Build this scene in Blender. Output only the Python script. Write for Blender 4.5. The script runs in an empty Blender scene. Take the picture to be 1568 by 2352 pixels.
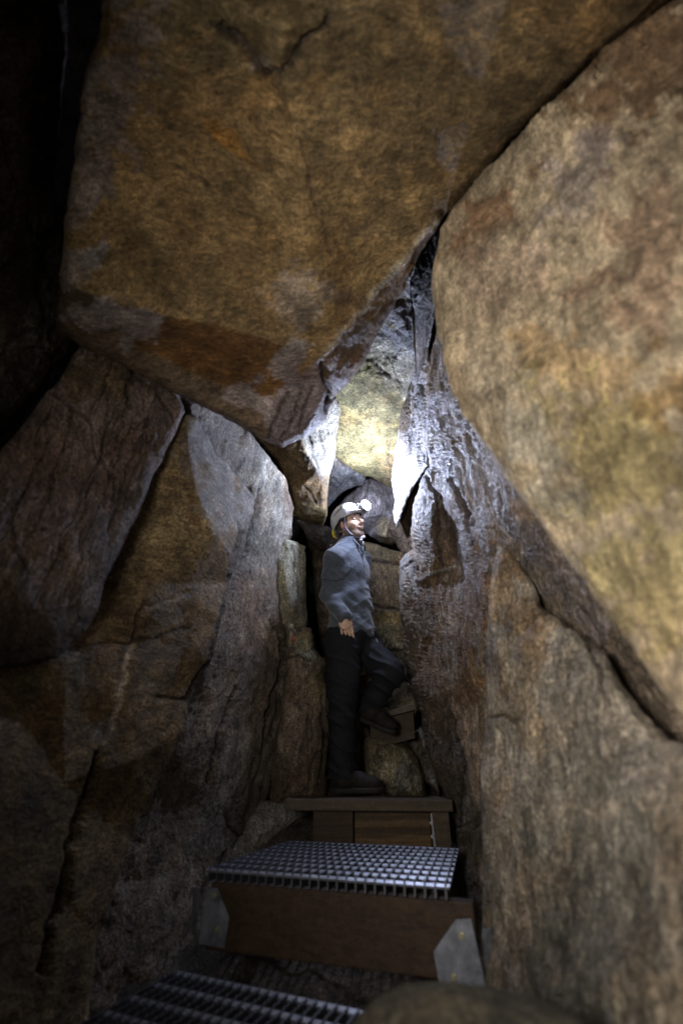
import bpy, bmesh, math, random
import numpy as np
from mathutils import Vector, Matrix, noise, geometry
random.seed(4)
rng = np.random.default_rng(4)
S = bpy.context.scene
COL = S.collection
PITCH = math.radians(28.0)
F, CX, CY = 1102.0, 784.0, 1176.0      # focal length and centre of the 1568 x 2352 frame used for the measurements
cP, sP = math.cos(PITCH), math.sin(PITCH)

def rays(x, y):
    u = (np.asarray(x, float) - CX) / F
    v = (CY - np.asarray(y, float)) / F
    return np.stack([u, cP - sP * v, sP + cP * v], -1)
def P(x, y, t):                         # point at axial distance t
    return Vector((rays(x, y) * t).tolist())
def at(x, y, Y):                        # point on the vertical plane Y = const
    r = rays(x, y)
    return Vector((r * (Y / r[1])).tolist())

# ------------------------------------------------------------------ tagging
def tag(o, label=None, cat=None, group=None, kind=None):
    if label: o['label'] = label
    if cat: o['category'] = cat
    if group: o['group'] = group
    if kind: o['kind'] = kind
    return o
def empty(name, loc, label, cat, group=None):
    o = bpy.data.objects.new(name, None)
    o.location = loc
    o.empty_display_size = .1
    COL.objects.link(o)
    return tag(o, label, cat, group)
def link_mesh(name, me, mat, parent=None, smooth=True):
    o = bpy.data.objects.new(name, me)
    COL.objects.link(o)
    if mat: me.materials.append(mat)
    if smooth:
        me.polygons.foreach_set('use_smooth', [True] * len(me.polygons))
    if parent:
        o.parent = parent
        o.matrix_parent_inverse = WMI(parent)
    return o
def WMI(p):                             # meshes keep world coordinates under their empty
    return Matrix.Translation(-p.location) if p.type == 'EMPTY' else Matrix.Identity(4)

# ------------------------------------------------------------------ node helpers
class NT:
    def __init__(s, name):
        s.m = bpy.data.materials.new(name); s.m.use_nodes = True
        s.n = s.m.node_tree.nodes; s.l = s.m.node_tree.links
        s.b = s.n['Principled BSDF']
    def N(s, t, **k):
        n = s.n.new(t)
        for a, b in k.items(): setattr(n, a, b)
        return n
    def L(s, a, b): s.l.new(a, b)
    def noise(s, vec, scale, detail=6, rough=.6, dist=0):
        n = s.N('ShaderNodeTexNoise')
        n.inputs['Scale'].default_value = scale; n.inputs['Detail'].default_value = detail
        n.inputs['Roughness'].default_value = rough; n.inputs['Distortion'].default_value = dist
        s.L(vec, n.inputs['Vector']); return n.outputs['Fac']
    def ramp(s, fac, stops):
        r = s.N('ShaderNodeValToRGB'); e = r.color_ramp.elements
        while len(e) < len(stops): e.new(.5)
        for i, (p, c) in enumerate(stops):
            e[i].position = p
            e[i].color = (c, c, c, 1) if isinstance(c, (int, float)) else (*c, 1)
        s.L(fac, r.inputs['Fac']); return r.outputs['Color']
    def mix(s, a, b, fac=1.0, mode='MULTIPLY'):
        m = s.N('ShaderNodeMix', data_type='RGBA', blend_type=mode)
        for sock, v in ((m.inputs[0], fac), (m.inputs[6], a), (m.inputs[7], b)):
            if isinstance(v, (int, float)): sock.default_value = v
            elif isinstance(v, tuple): sock.default_value = (*v, 1)
            else: s.L(v, sock)
        return m.outputs[2]
    def math(s, op, a, b=0.0):
        m = s.N('ShaderNodeMath', operation=op)
        for i, v in enumerate((a, b)):
            if isinstance(v, (int, float)): m.inputs[i].default_value = v
            else: s.L(v, m.inputs[i])
        return m.outputs[0]
    def map(s, vec, rot=(0, 0, 0), scale=(1, 1, 1), loc=(0, 0, 0)):
        m = s.N('ShaderNodeMapping')
        m.inputs['Rotation'].default_value = rot; m.inputs['Scale'].default_value = scale
        m.inputs['Location'].default_value = loc
        s.L(vec, m.inputs['Vector']); return m.outputs[0]
    def bump(s, h, strength, dist, prev=None):
        b = s.N('ShaderNodeBump')
        b.inputs['Strength'].default_value = strength; b.inputs['Distance'].default_value = dist
        s.L(h, b.inputs['Height'])
        if prev: s.L(prev, b.inputs['Normal'])
        return b.outputs[0]

def rock_mat(name, streak=(0, 0, 0), sscale=(10, 10, 2), contrast=1.0, streak_amt=.5, rough=.62, bump=1.0,
             spec=.35, seed=0., crackle=0.0, grain=1.0, fine=.45, gamt=.9, bloom=.5, gb=1.0, iron=.5):
    t = NT(name)
    tc = t.N('ShaderNodeTexCoord').outputs['Object']
    tc = t.map(tc, loc=(seed, seed * .7, seed * 1.3))
    at_ = t.N('ShaderNodeAttribute', attribute_name='Col').outputs['Color']
    warp = t.N('ShaderNodeTexNoise'); warp.inputs['Scale'].default_value = 7; warp.inputs['Detail'].default_value = 3
    t.L(tc, warp.inputs['Vector'])
    wv = t.N('ShaderNodeVectorMath', operation='MULTIPLY_ADD')
    t.L(warp.outputs['Color'], wv.inputs[0]); wv.inputs[1].default_value = (.07, .07, .07); t.L(tc, wv.inputs[2])
    wc = wv.outputs[0]
    # medium mottling, crystal grain and gneiss streaks
    m1 = t.noise(wc, 9, 10, .72)
    g1 = t.noise(tc, 95 * grain, 4, .75)
    g2 = t.noise(tc, 260 * grain, 2, .6)
    sv = t.map(wc, rot=streak, scale=sscale)
    st = t.noise(sv, 4.0, 9, .75, .3)
    c = at_
    k = contrast
    c = t.mix(c, t.ramp(m1, [(.33, 1 - .68 * k), (.5, .95), (.68, 1 + .8 * k)]))
    c = t.mix(c, t.ramp(st, [(.36, 1 - .75 * streak_amt), (.5, 1.0), (.66, 1 + .75 * streak_amt)]))
    sv2 = t.map(wc, rot=streak, scale=tuple(q * 3.0 for q in sscale))
    st2 = t.noise(sv2, 4.0, 5, .7, .2)
    c = t.mix(c, t.ramp(st2, [(.38, 1 - .7 * fine), (.5, 1.0), (.62, 1 + .8 * fine)]))
    c = t.mix(c, t.ramp(g1, [(.32, .3), (.5, 1.0), (.68, 1.9)]), gamt)
    lg = t.noise(t.map(wc, loc=(5, 8, 1)), 1.9, 5, .6)
    c = t.mix(c, t.ramp(lg, [(.34, .55), (.5, 1.0), (.66, 1.35)]))
    c = t.mix(c, t.ramp(g2, [(.3, .6), (.7, 1.4)]), .7)
    # iron staining
    hue = t.noise(t.map(wc, loc=(3, 1, 2)), 3.2, 8, .65)
    c = t.mix(c, t.mix(c, (1.15, .90, .66)), t.ramp(hue, [(.5, 0.0), (.64, iron)]), 'MIX')
    # lichen-free pale mineral bloom
    bl = t.noise(t.map(wc, loc=(7, 4, 9)), 5.5, 10, .75)
    bl = t.ramp(bl, [(.57, 0.0), (.68, bloom)])
    c = t.mix(c, t.mix(c, (1.5, 1.5, 1.62)), bl, 'MIX')
    if crackle:
        vv = t.N('ShaderNodeTexVoronoi', feature='DISTANCE_TO_EDGE'); vv.inputs['Scale'].default_value = 3.0
        t.L(t.map(wc, rot=streak, scale=tuple(q * .35 for q in sscale)), vv.inputs['Vector'])
        cr = t.ramp(vv.outputs['Distance'], [(0.0, 0.0), (.035, 1.0)])
        c = t.mix(c, t.ramp(cr, [(0, .25), (1, 1.0)]), crackle)
    t.L(c, t.b.inputs['Base Color'])
    rr = t.ramp(m1, [(.3, rough - .15), (.7, rough + .15)])
    t.L(rr, t.b.inputs['Roughness'])
    t.b.inputs['Specular IOR Level'].default_value = spec
    h1 = t.math('ADD', t.math('MULTIPLY', st, .8 * max(streak_amt, .2)), m1)
    b = t.bump(h1, 1.0 * bump, .045)
    b = t.bump(st2, 1.2 * fine * bump, .016, b)
    b = t.bump(g1, .8 * bump * gb, .010, b)
    b = t.bump(g2, .3 * bump * gb, .003, b)
    if crackle: b = t.bump(cr, .6 * crackle, .008, b)
    t.L(b, t.b.inputs['Normal'])
    return t.m

def simple_mat(name, col, rough=.6, metal=0., spec=.5, mottled=.3, scale=40, bump=.2, emit=None, estr=0, stretch=(1, 1, 1)):
    t = NT(name)
    tc = t.map(t.N('ShaderNodeTexCoord').outputs['Object'], scale=stretch)
    n = t.noise(tc, scale, 6, .65)
    c = t.mix(col, t.ramp(n, [(.3, 1 - mottled), (.5, 1.0), (.7, 1 + mottled)]))
    t.L(c, t.b.inputs['Base Color'])
    t.b.inputs['Roughness'].default_value = rough; t.b.inputs['Metallic'].default_value = metal
    t.b.inputs['Specular IOR Level'].default_value = spec
    t.L(t.bump(n, bump, .004), t.b.inputs['Normal'])
    if emit:
        t.b.inputs['Emission Color'].default_value = (*emit, 1); t.b.inputs['Emission Strength'].default_value = estr
    return t.m

# ------------------------------------------------------------------ rocks
OCHRE = (.36, .23, .085); RUST = (.28, .15, .05); BROWN = (.17, .115, .07); DARK = (.07, .055, .045)
PURP = (.27, .22, .21); GREY = (.30, .28, .25); PALE = (.46, .43, .38); TAN = (.42, .31, .19)
OLIVE = (.34, .31, .16); COOL = (.40, .40, .42)

def seg_dist(px, py, a, b):
    ax, ay = a; bx, by = b
    dx, dy = bx - ax, by - ay
    l2 = dx * dx + dy * dy + 1e-9
    h = np.clip(((px - ax) * dx + (py - ay) * dy) / l2, 0, 1)
    return np.hypot(px - ax - h * dx, py - ay - h * dy)
def poly_dist(px, py, pts, closed=True):
    d = np.full(px.shape, 1e9)
    n = len(pts)
    for i in range(n if closed else n - 1):
        d = np.minimum(d, seg_dist(px, py, pts[i][:2], pts[(i + 1) % n][:2]))
    return d
def inside(px, py, pts):
    r = np.zeros(px.shape, bool); n = len(pts)
    for i in range(n):
        x1, y1 = pts[i][:2]; x2, y2 = pts[(i + 1) % n][:2]
        c = (y1 > py) != (y2 > py)
        xx = (x2 - x1) * (py - y1) / ((y2 - y1) if y2 != y1 else 1e-9) + x1
        r ^= c & (px < xx)
    return r
def cdt(pts, edges):
    v, e, f, ov, oe, of = geometry.delaunay_2d_cdt([Vector(p) for p in pts], edges, [], 1, 1e-5)
    return v, f, ov

ROCKS = {}
def rock(name, label, cat, outline, inner=(), creases=(), mat=None, step=6., back=.35, base=BROWN, patches=(),
         cracks=(), smooth=6, rnd=(26, .05), jag=3.0, amp=.02, freq=3.0, chip=.0, ridge=None, group=None, seed=0., shrink=.15,
         kind=None, parent=None, warp=16, zones=(), st=(1, 1, 1), H=.62, octv=8, und=0.):
    outline = [tuple(map(float, p)) for p in outline]
    n0 = len(outline)
    cp = outline + [tuple(map(float, p)) for p in inner]
    cedges = [(i, (i + 1) % n0) for i in range(n0)] + list(creases)
    v, f, ov = cdt([(p[0], p[1]) for p in cp], cedges)
    inv = np.zeros(len(v))
    for i, o in enumerate(ov):
        inv[i] = 1.0 / cp[o[0]][2] if o else 0
    for i in range(len(v)):                                 # crossings of creases get interpolated values
        if inv[i] == 0:
            dd = [(math.hypot(v[i][0] - q[0], v[i][1] - q[1]) + 1e-3, 1 / q[2]) for q in cp]
            dd.sort(); s = sum(1 / a for a, _ in dd[:3]); inv[i] = sum(b / a for a, b in dd[:3]) / s
    V2 = np.array([(p[0], p[1]) for p in v]); T = np.array([list(q) for q in f if len(q) == 3])
    # dense jagged outline
    ol = []
    for i in range(n0):
        a, b = outline[i], outline[(i + 1) % n0]
        L = math.hypot(b[0] - a[0], b[1] - a[1]); k = max(1, int(L / step))
        nx, ny = (b[1] - a[1]) / (L + 1e-9), -(b[0] - a[0]) / (L + 1e-9)
        for j in range(k):
            w = j / k; x = a[0] + (b[0] - a[0]) * w; y = a[1] + (b[1] - a[1]) * w
            o = (noise.fractal(Vector((x / 60, y / 60, seed)), 1.0, 2.0, 5)) * jag * 1.6 + noise.noise(Vector((x / 9, y / 9, seed + 5))) * jag * .5
            ol.append((x + nx * o, y + ny * o))
    xs = [p[0] for p in ol]; ys = [p[1] for p in ol]
    gx = np.arange(min(xs), max(xs), step); gy = np.arange(min(ys), max(ys), step * .87)
    X, Y = np.meshgrid(gx, gy); X[1::2] += step / 2
    X = X + rng.uniform(-.22, .22, X.shape) * step; Y = Y + rng.uniform(-.22, .22, Y.shape) * step
    X = X.ravel(); Y = Y.ravel()
    ok = inside(X, Y, ol)
    X, Y = X[ok], Y[ok]
    ok = poly_dist(X, Y, ol) > step * .55
    X, Y = X[ok], Y[ok]
    pts = ol + list(zip(X.tolist(), Y.tolist()))
    no = len(ol)
    fv, ff, fo = cdt(pts, [(i, (i + 1) % no) for i in range(no)])
    src = np.array([o[0] if o else -1 for o in fo])
    fx = np.array([p[0] for p in fv]); fy = np.array([p[1] for p in fv])
    N = len(fv)
    # piecewise linear inverse depth: planar facets
    best = np.full(N, -1e9); val = np.zeros(N)
    for tri in T:
        a, b, c = V2[tri]
        det = (b[1] - c[1]) * (a[0] - c[0]) + (c[0] - b[0]) * (a[1] - c[1])
        if abs(det) < 1e-6: continue
        l1 = ((b[1] - c[1]) * (fx - c[0]) + (c[0] - b[0]) * (fy - c[1])) / det
        l2 = ((c[1] - a[1]) * (fx - c[0]) + (a[0] - c[0]) * (fy - c[1])) / det
        l3 = 1 - l1 - l2
        m = np.minimum(np.minimum(l1, l2), l3)
        better = m > best
        mm = m < -1e-4                                       # clamp slight extrapolation
        L1, L2, L3 = (np.clip(q, 0, 1) for q in (l1, l2, l3)); ss = L1 + L2 + L3
        vv = (L1 * inv[tri[0]] + L2 * inv[tri[1]] + L3 * inv[tri[2]]) / ss
        val = np.where(better, vv, val); best = np.where(better, m, best)
    tris = np.array([list(q) for q in ff], dtype=np.int64)
    # orient towards the camera (image y points down)
    e = np.unique(np.sort(np.concatenate([tris[:, [0, 1]], tris[:, [1, 2]], tris[:, [2, 0]]]), axis=1), axis=0)
    deg = np.bincount(e.ravel(), minlength=N).astype(float)
    border = (src >= 0) & (src < no)
    for _ in range(smooth):
        s = np.zeros(N); np.add.at(s, e[:, 0], val[e[:, 1]]); np.add.at(s, e[:, 1], val[e[:, 0]])
        nv = s / np.maximum(deg, 1)
        val = np.where(border, val, .35 * val + .65 * nv)
    t = 1 / val
    dd = poly_dist(fx, fy, ol)
    R, rd = rnd
    t = t + rd * np.clip(1 - dd / R, 0, 1) ** 2.2
    Pt = rays(fx, fy) * t[:, None]
    # normals
    def normals(Pt):
        n = np.cross(Pt[tris[:, 1]] - Pt[tris[:, 0]], Pt[tris[:, 2]] - Pt[tris[:, 0]])
        vn = np.zeros_like(Pt)
        for k in range(3): np.add.at(vn, tris[:, k], n)
        vn /= np.linalg.norm(vn, axis=1)[:, None] + 1e-12
        s = np.sign(-(vn * Pt).sum(1)); s[s == 0] = 1
        return vn * s[:, None]
    vn = normals(Pt)
    # relief
    so = Vector((seed * 3.1, seed * 1.7, seed * 2.3))
    disp = np.zeros(N)
    Rm = None
    if ridge:
        Rm = Matrix.Rotation(ridge['rot'][0], 3, 'X') @ Matrix.Rotation(ridge['rot'][1], 3, 'Y') @ Matrix.Rotation(ridge['rot'][2], 3, 'Z')
        rsx, rsy, rsz = ridge['scale']
    for i in range(N):
        p = Vector(Pt[i].tolist()) + so
        d = amp * noise.fractal(Vector((p.x * freq * st[0], p.y * freq * st[1], p.z * freq * st[2])), H, 2.1, octv)
        if und: d += und * noise.noise(p * 1.7)
        if chip:
            w = noise.noise_vector(p * 3.0) * .12
            q = (p + w) * freq * 1.3
            dv, _ = noise.voronoi(q)
            d += chip * (min(dv[1] - dv[0], .35) / .35 - .6)
            c2 = noise.cell(q * 1.7)
            d += chip * .35 * c2
        if ridge:
            q = Rm @ (p + noise.noise_vector(p * 2.5) * .05)
            q = Vector((q.x * rsx, q.y * rsy, q.z * rsz))
            r_ = noise.fractal(q, .8, 2.2, 6)
            d += ridge['amp'] * (-abs(r_) * 2 + .5)
        disp[i] = d
    nx_ = np.array([noise.noise(Vector((a / 34, b / 34, seed))) for a, b in zip(fx, fy)]) * warp
    ny_ = np.array([noise.noise(Vector((a / 34, b / 34, seed + 9))) for a, b in zip(fx, fy)]) * warp
    fine = np.array([noise.noise(Vector((a / 8, b / 8, seed + 3))) for a, b in zip(fx, fy)]) * 5
    wx, wy = fx + nx_ * .5 + fine * .5, fy + ny_ * .5 + fine * .4
    col = np.tile(np.array(base, float), (N, 1))
    nz = np.array([noise.fractal(Vector((a / 70, b / 70, seed + 2)), .7, 2.1, 6) for a, b in zip(fx, fy)])
    for (pl, c, s, fe) in zones:
        d_ = poly_dist(wx, wy, pl); d_ = np.where(inside(wx, wy, pl), d_, -d_)
        w = np.clip(d_ / fe + .5, 0, 1) * s
        col = col * (1 - w[:, None]) + np.array(c) * w[:, None]
    for (x, y, rx, ry, ang, c, s) in patches:
        ca, sa = math.cos(math.radians(ang)), math.sin(math.radians(ang))
        dx, dy = fx - x, fy - y
        r = np.hypot((dx * ca + dy * sa) / rx, (-dx * sa + dy * ca) / ry)
        w = np.clip((1.15 - r + nz * 1.1) / .35, 0, 1) * s
        col = col * (1 - w[:, None]) + np.array(c) * w[:, None]
    for cr in cracks:
        pl, wd, dp = cr[:3]
        cc = cr[3] if len(cr) > 3 else DARK
        d_ = poly_dist(wx, wy, pl, closed=False)
        g = np.exp(-(d_ / wd) ** 2)
        disp -= dp * g
        g2 = np.clip(g * 1.3, 0, 1) * .85
        col = col * (1 - g2[:, None]) + np.array(cc) * g2[:, None]
    fade = np.clip(dd / 8, .25, 1)
    Pt = Pt + vn * (disp * fade)[:, None]
    # closed back along the rays, drawn in towards the middle so it never shows round the front
    order = np.zeros(no, int)
    inv_src = {int(s): i for i, s in enumerate(src) if 0 <= s < no}
    bi = [inv_src[i] for i in range(no) if i in inv_src]
    ctr = Pt[bi].mean(0)
    verts = [Pt]
    rings = [bi]; base_i = N
    colr = [col]
    for (s, k) in ((.25, .1), (.6, .45), (1.0, 1.0)):
        rp = Pt[bi]; dr = rp / np.linalg.norm(rp, axis=1)[:, None]
        perp = ctr - rp; perp = perp - (perp * dr).sum(1)[:, None] * dr
        q = rp + dr * back * s + perp * shrink * k
        jit = np.array([list(noise.noise_vector(Vector((a * 6).tolist()))) for a in q]) * .02 * s
        q = q + dr * np.abs(jit[:, :1])
        verts.append(q); rings.append(list(range(base_i, base_i + len(bi)))); base_i += len(bi)
        colr.append(col[bi])
    bc = verts[-1].mean(0)
    verts.append(bc[None]); colr.append(np.array(base)[None]); ci = base_i
    faces = []
    a, b, c = Pt[tris[:, 0]], Pt[tris[:, 1]], Pt[tris[:, 2]]
    s2 = (fx[tris[:, 1]] - fx[tris[:, 0]]) * (fy[tris[:, 2]] - fy[tris[:, 0]]) - (fy[tris[:, 1]] - fy[tris[:, 0]]) * (fx[tris[:, 2]] - fx[tris[:, 0]])
    tt = np.where((s2 > 0)[:, None], tris[:, [0, 2, 1]], tris)
    faces = tt.tolist()
    nb = len(bi)
    for k in range(3):
        A, B = rings[k], rings[k + 1]
        for i in range(nb):
            j = (i + 1) % nb
            faces.append([A[i], A[j], B[j], B[i]])
    for i in range(nb):
        faces.append([rings[3][i], rings[3][(i + 1) % nb], ci])
    VV = np.concatenate(verts); CC = np.concatenate(colr)
    me = bpy.data.meshes.new(name)
    me.from_pydata(VV.tolist(), [], faces); me.update()
    bm = bmesh.new(); bm.from_mesh(me); bmesh.ops.recalc_face_normals(bm, faces=bm.faces); bm.to_mesh(me); bm.free()
    ca = me.color_attributes.new('Col', 'FLOAT_COLOR', 'POINT')
    ca.data.foreach_set('color', np.concatenate([np.clip(CC, 0, 1), np.ones((len(CC), 1))], 1).ravel().astype(np.float32))
    # a thing's origin sits at its own middle
    off = VV.mean(0)
    me.transform(Matrix.Translation(Vector((-off).tolist())))
    o = link_mesh(name, me, mat)
    o.location = off.tolist()
    tag(o, label, cat, group, kind)
    ROCKS[label] = o
    return o

R = math.radians
M_ceil = rock_mat('ceiling_rock', iron=.35, streak=(0, 0, R(-35)), sscale=(3.0, 9, 3.0), contrast=.75, streak_amt=.4, seed=1, grain=.9, bump=1.0, gamt=.5, fine=.5)
M_right = rock_mat('tan_boulder', iron=.2, streak=(R(-35), R(25), 0), sscale=(7, 7, 1.6), contrast=.6, streak_amt=.6, seed=2, grain=.6, bump=.9, fine=.3, gamt=.45)
M_slab = rock_mat('streaked_slab', bloom=.2, gb=.6, streak=(R(-12), R(14), 0), sscale=(11, 6, 1.6), contrast=.7, streak_amt=.55, seed=3, crackle=.85, bump=1.2)
M_left = rock_mat('orange_slab', iron=.25, bloom=.1, gb=.7, streak=(0, R(10), 0), sscale=(3, 2, 9), contrast=.8, streak_amt=.5, seed=4, bump=1.2)
M_grey = rock_mat('grey_slab', bloom=.2, gb=.6, streak=(R(10), R(14), 0), sscale=(7, 5, 1.8), contrast=.6, streak_amt=.45, seed=5, bump=1.3)
M_wet = rock_mat('wet_wall', streak=(R(-4), R(-8), 0), sscale=(12, 9, 1.3), contrast=.7, streak_amt=.65, rough=.5, spec=.5, seed=6, bump=1.1, fine=.75, bloom=.2, gb=.35, gamt=.6)
M_low = rock_mat('lower_right_slab', streak=(0, R(-3), 0), sscale=(9, 6, 1.3), contrast=.75, streak_amt=.55, seed=7, bump=1.1)
M_lit = rock_mat('olive_ceiling', streak=(0, R(30), R(30)), sscale=(4, 8, 4), contrast=.85, streak_amt=.45, seed=8, bump=1.0)
M_back = rock_mat('back_rock', streak=(0, R(8), 0), sscale=(8, 6, 2), contrast=.8, streak_amt=.5, seed=9, bump=1.4)
M_dark = rock_mat('dark_rock', streak=(0, R(20), 0), sscale=(5, 5, 2), contrast=.9, streak_amt=.5, seed=10, bump=1.5)

B = 'boulder'
# ---- big roof boulder
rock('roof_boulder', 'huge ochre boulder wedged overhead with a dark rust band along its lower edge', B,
     [(250, -170, 1.12), (228, 60, 1.22), (190, 200, 1.32), (174, 360, 1.42), (160, 450, 1.47), (145, 560, 1.52), (138, 640, 1.56),
      (132, 760, 1.62), (200, 800, 1.70), (300, 850, 1.80), (380, 893, 1.88), (480, 940, 1.98), (560, 985, 2.05), (605, 1012, 2.10),
      (645, 1030, 2.12), (700, 1005, 2.14), (745, 965, 2.16), (765, 915, 2.1), (800, 880, 2.08), (835, 835, 2.06), (850, 790, 2.02),
      (895, 715, 1.93), (925, 660, 1.86), (940, 620, 1.8), (990, 545, 1.70), (1012, 505, 1.66), (1075, 440, 1.56), (1200, 290, 1.38),
      (1350, 150, 1.24), (1500, 40, 1.14), (1570, -30, 1.08), (1680, -170, 1.0)],
     [(150, 650, 1.46), (250, 685, 1.49), (330, 718, 1.54), (420, 738, 1.59), (520, 752, 1.65), (600, 775, 1.70), (680, 802, 1.76),   # 32-38
      (735, 815, 1.80), (830, 695, 1.76), (930, 590, 1.70), (1000, 505, 1.62),                                                       # 39-42
      (150, 730, 1.6), (300, 800, 1.72), (420, 850, 1.83), (520, 888, 1.92), (600, 915, 1.98), (655, 885, 1.93), (640, 960, 2.0),   # 43-49
      (745, 870, 1.94), (720, 940, 2.02),                                                                                              # 50-51
      (500, 60, 1.17), (570, 120, 1.22), (605, 165, 1.25), (640, 160, 1.20), (700, 90, 1.16), (760, 30, 1.13), (650, 60, 1.10),        # 52-58
      (500, 350, 1.42), (700, 400, 1.38), (900, 300, 1.34), (300, 400, 1.48), (600, 600, 1.55)],
     [(32, 33), (33, 34), (34, 35), (35, 36), (36, 37), (37, 38), (39, 40), (40, 41), (41, 42), (43, 44), (44, 45), (45, 46), (46, 47),
      (47, 48), (48, 38), (38, 39), (48, 49), (39, 50), (50, 51), (52, 53), (53, 54), (54, 55), (55, 56), (56, 57), (60, 39)],
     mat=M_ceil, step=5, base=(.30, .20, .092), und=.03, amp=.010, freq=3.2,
     zones=[([(270, 700), (400, 738), (520, 752), (680, 802), (655, 885), (600, 915), (520, 888), (420, 850), (310, 800)], (.21, .10, .03), .95, 10),  # rust band: own hue, darkened for a facet turned from the light
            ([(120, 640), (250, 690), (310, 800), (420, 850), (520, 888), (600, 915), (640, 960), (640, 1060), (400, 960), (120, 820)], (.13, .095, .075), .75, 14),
            ([(655, 885), (735, 815), (745, 870), (790, 930), (640, 1050), (600, 1010), (640, 960)], (.23, .18, .18), .9, 10),
            ([(735, 815), (830, 695), (930, 590), (1005, 505), (960, 680), (780, 940), (745, 870)], (.20, .12, .06), .9, 10)], smooth=4, rnd=(22, .05), seed=1.0, back=.35,
     patches=[(850, -90, 1000, 260, -8, (.14, .095, .045), .8), (560, 30, 330, 140, 0, (.22, .165, .085), .8), (1050, 250, 300, 330, -35, (.20, .14, .07), .85), (260, 220, 60, 260, 12, (.26, .21, .19), .85),  # wide dark patches at the top paint in fading light
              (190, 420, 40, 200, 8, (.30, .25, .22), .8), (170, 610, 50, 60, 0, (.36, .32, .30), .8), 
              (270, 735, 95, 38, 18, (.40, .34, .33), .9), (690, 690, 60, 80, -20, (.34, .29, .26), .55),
              (660, 830, 60, 30, -50, (.38, .33, .33), .8), (690, 930, 75, 85, 30, (.26, .21, .22), .95), (560, 915, 60, 22, 20, (.36, .30, .29), .8),
              
              (500, 300, 60, 18, 30, (.45, .22, .05), .6), (540, 350, 50, 10, 35, (.5, .26, .06), .8), (610, 155, 25, 22, 0, (.38, .32, .28), .8),
              (840, 760, 60, 80, -40, (.20, .13, .07), .8)],
     cracks=[([(480, 55), (560, 115), (600, 172)], 8, .020), ([(600, 172), (650, 165), (690, 110), (760, 30)], 6, .014),
             ([(400, 380), (450, 410), (475, 425)], 4, .010, BROWN), ([(680, 300), (715, 430), (745, 520), (760, 590)], 3.5, .006, BROWN),
             ([(740, 835), (748, 870), (760, 900), (752, 940)], 6, .03), ([(620, 1000), (640, 940), (660, 900)], 4, .012),
             ([(500, 330), (560, 372), (600, 390)], 3, .006, RUST), ([(690, 900), (680, 950), (650, 1000)], 3, .01), ([(720, 890), (700, 930), (690, 980)], 3, .01),
             ([(740, 810), (830, 700), (930, 592), (1005, 505)], 5.5, -.006, (.62, .54, .42))])
# ---- right foreground boulder
rock('leaning_boulder', 'large tan boulder leaning in from the upper right, nearest and out of focus', B,
     [(1012, 530, 1.66), (1045, 473, 1.60), (1196, 312, 1.42), (1380, 133, 1.22), (1553, -2, 1.1), (1760, -120, .95), (2150, -120, .78), (2150, 1850, .46), (1760, 1770, .60),
      (1568, 1655, .74), (1520, 1590, .80), (1450, 1490, .88), (1380, 1390, .95), (1290, 1270, 1.04), (1200, 1150, 1.14), (1100, 1005, 1.27),
      (1040, 880, 1.38), (1003, 760, 1.50), (993, 660, 1.58), (1000, 590, 1.63)],
     [(1150, 480, 1.42), (1300, 420, 1.22), (1100, 700, 1.36), (1180, 900, 1.18), (1300, 1080, 1.0), (1420, 1270, .87), (1530, 1440, .76),
      (1400, 800, .96), (1550, 1100, .78), (1550, 500, .95), (1250, 640, 1.20), (1050, 620, 1.48)],
     mat=M_right, step=6.5, base=(.50, .40, .275), und=.03, amp=.016, freq=4.5, smooth=5, rnd=(22, .035), jag=1.6, seed=2.0, back=.3,
     patches=[(1450, 110, 190, 170, -40, (.20, .125, .07), .9), (1330, 420, 120, 60, -60, (.45, .37, .34), .7), (1100, 520, 120, 45, -40, (.28, .16, .09), .8),
              (1150, 640, 90, 90, 0, (.42, .31, .23), .7), (1480, 600, 120, 160, 0, (.34, .22, .15), .7), (1350, 850, 200, 60, 20, (.46, .29, .12), .5),
              (1150, 900, 60, 130, -25, (.45, .37, .27), .8), (1400, 1060, 180, 140, 35, (.45, .36, .17), .85), (1250, 1050, 60, 130, -35, (.46, .41, .33), .8),
              (1480, 1330, 110, 150, -30, (.45, .37, .19), .85), (1540, 900, 70, 60, 0, (.30, .19, .08), .7)])
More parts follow.
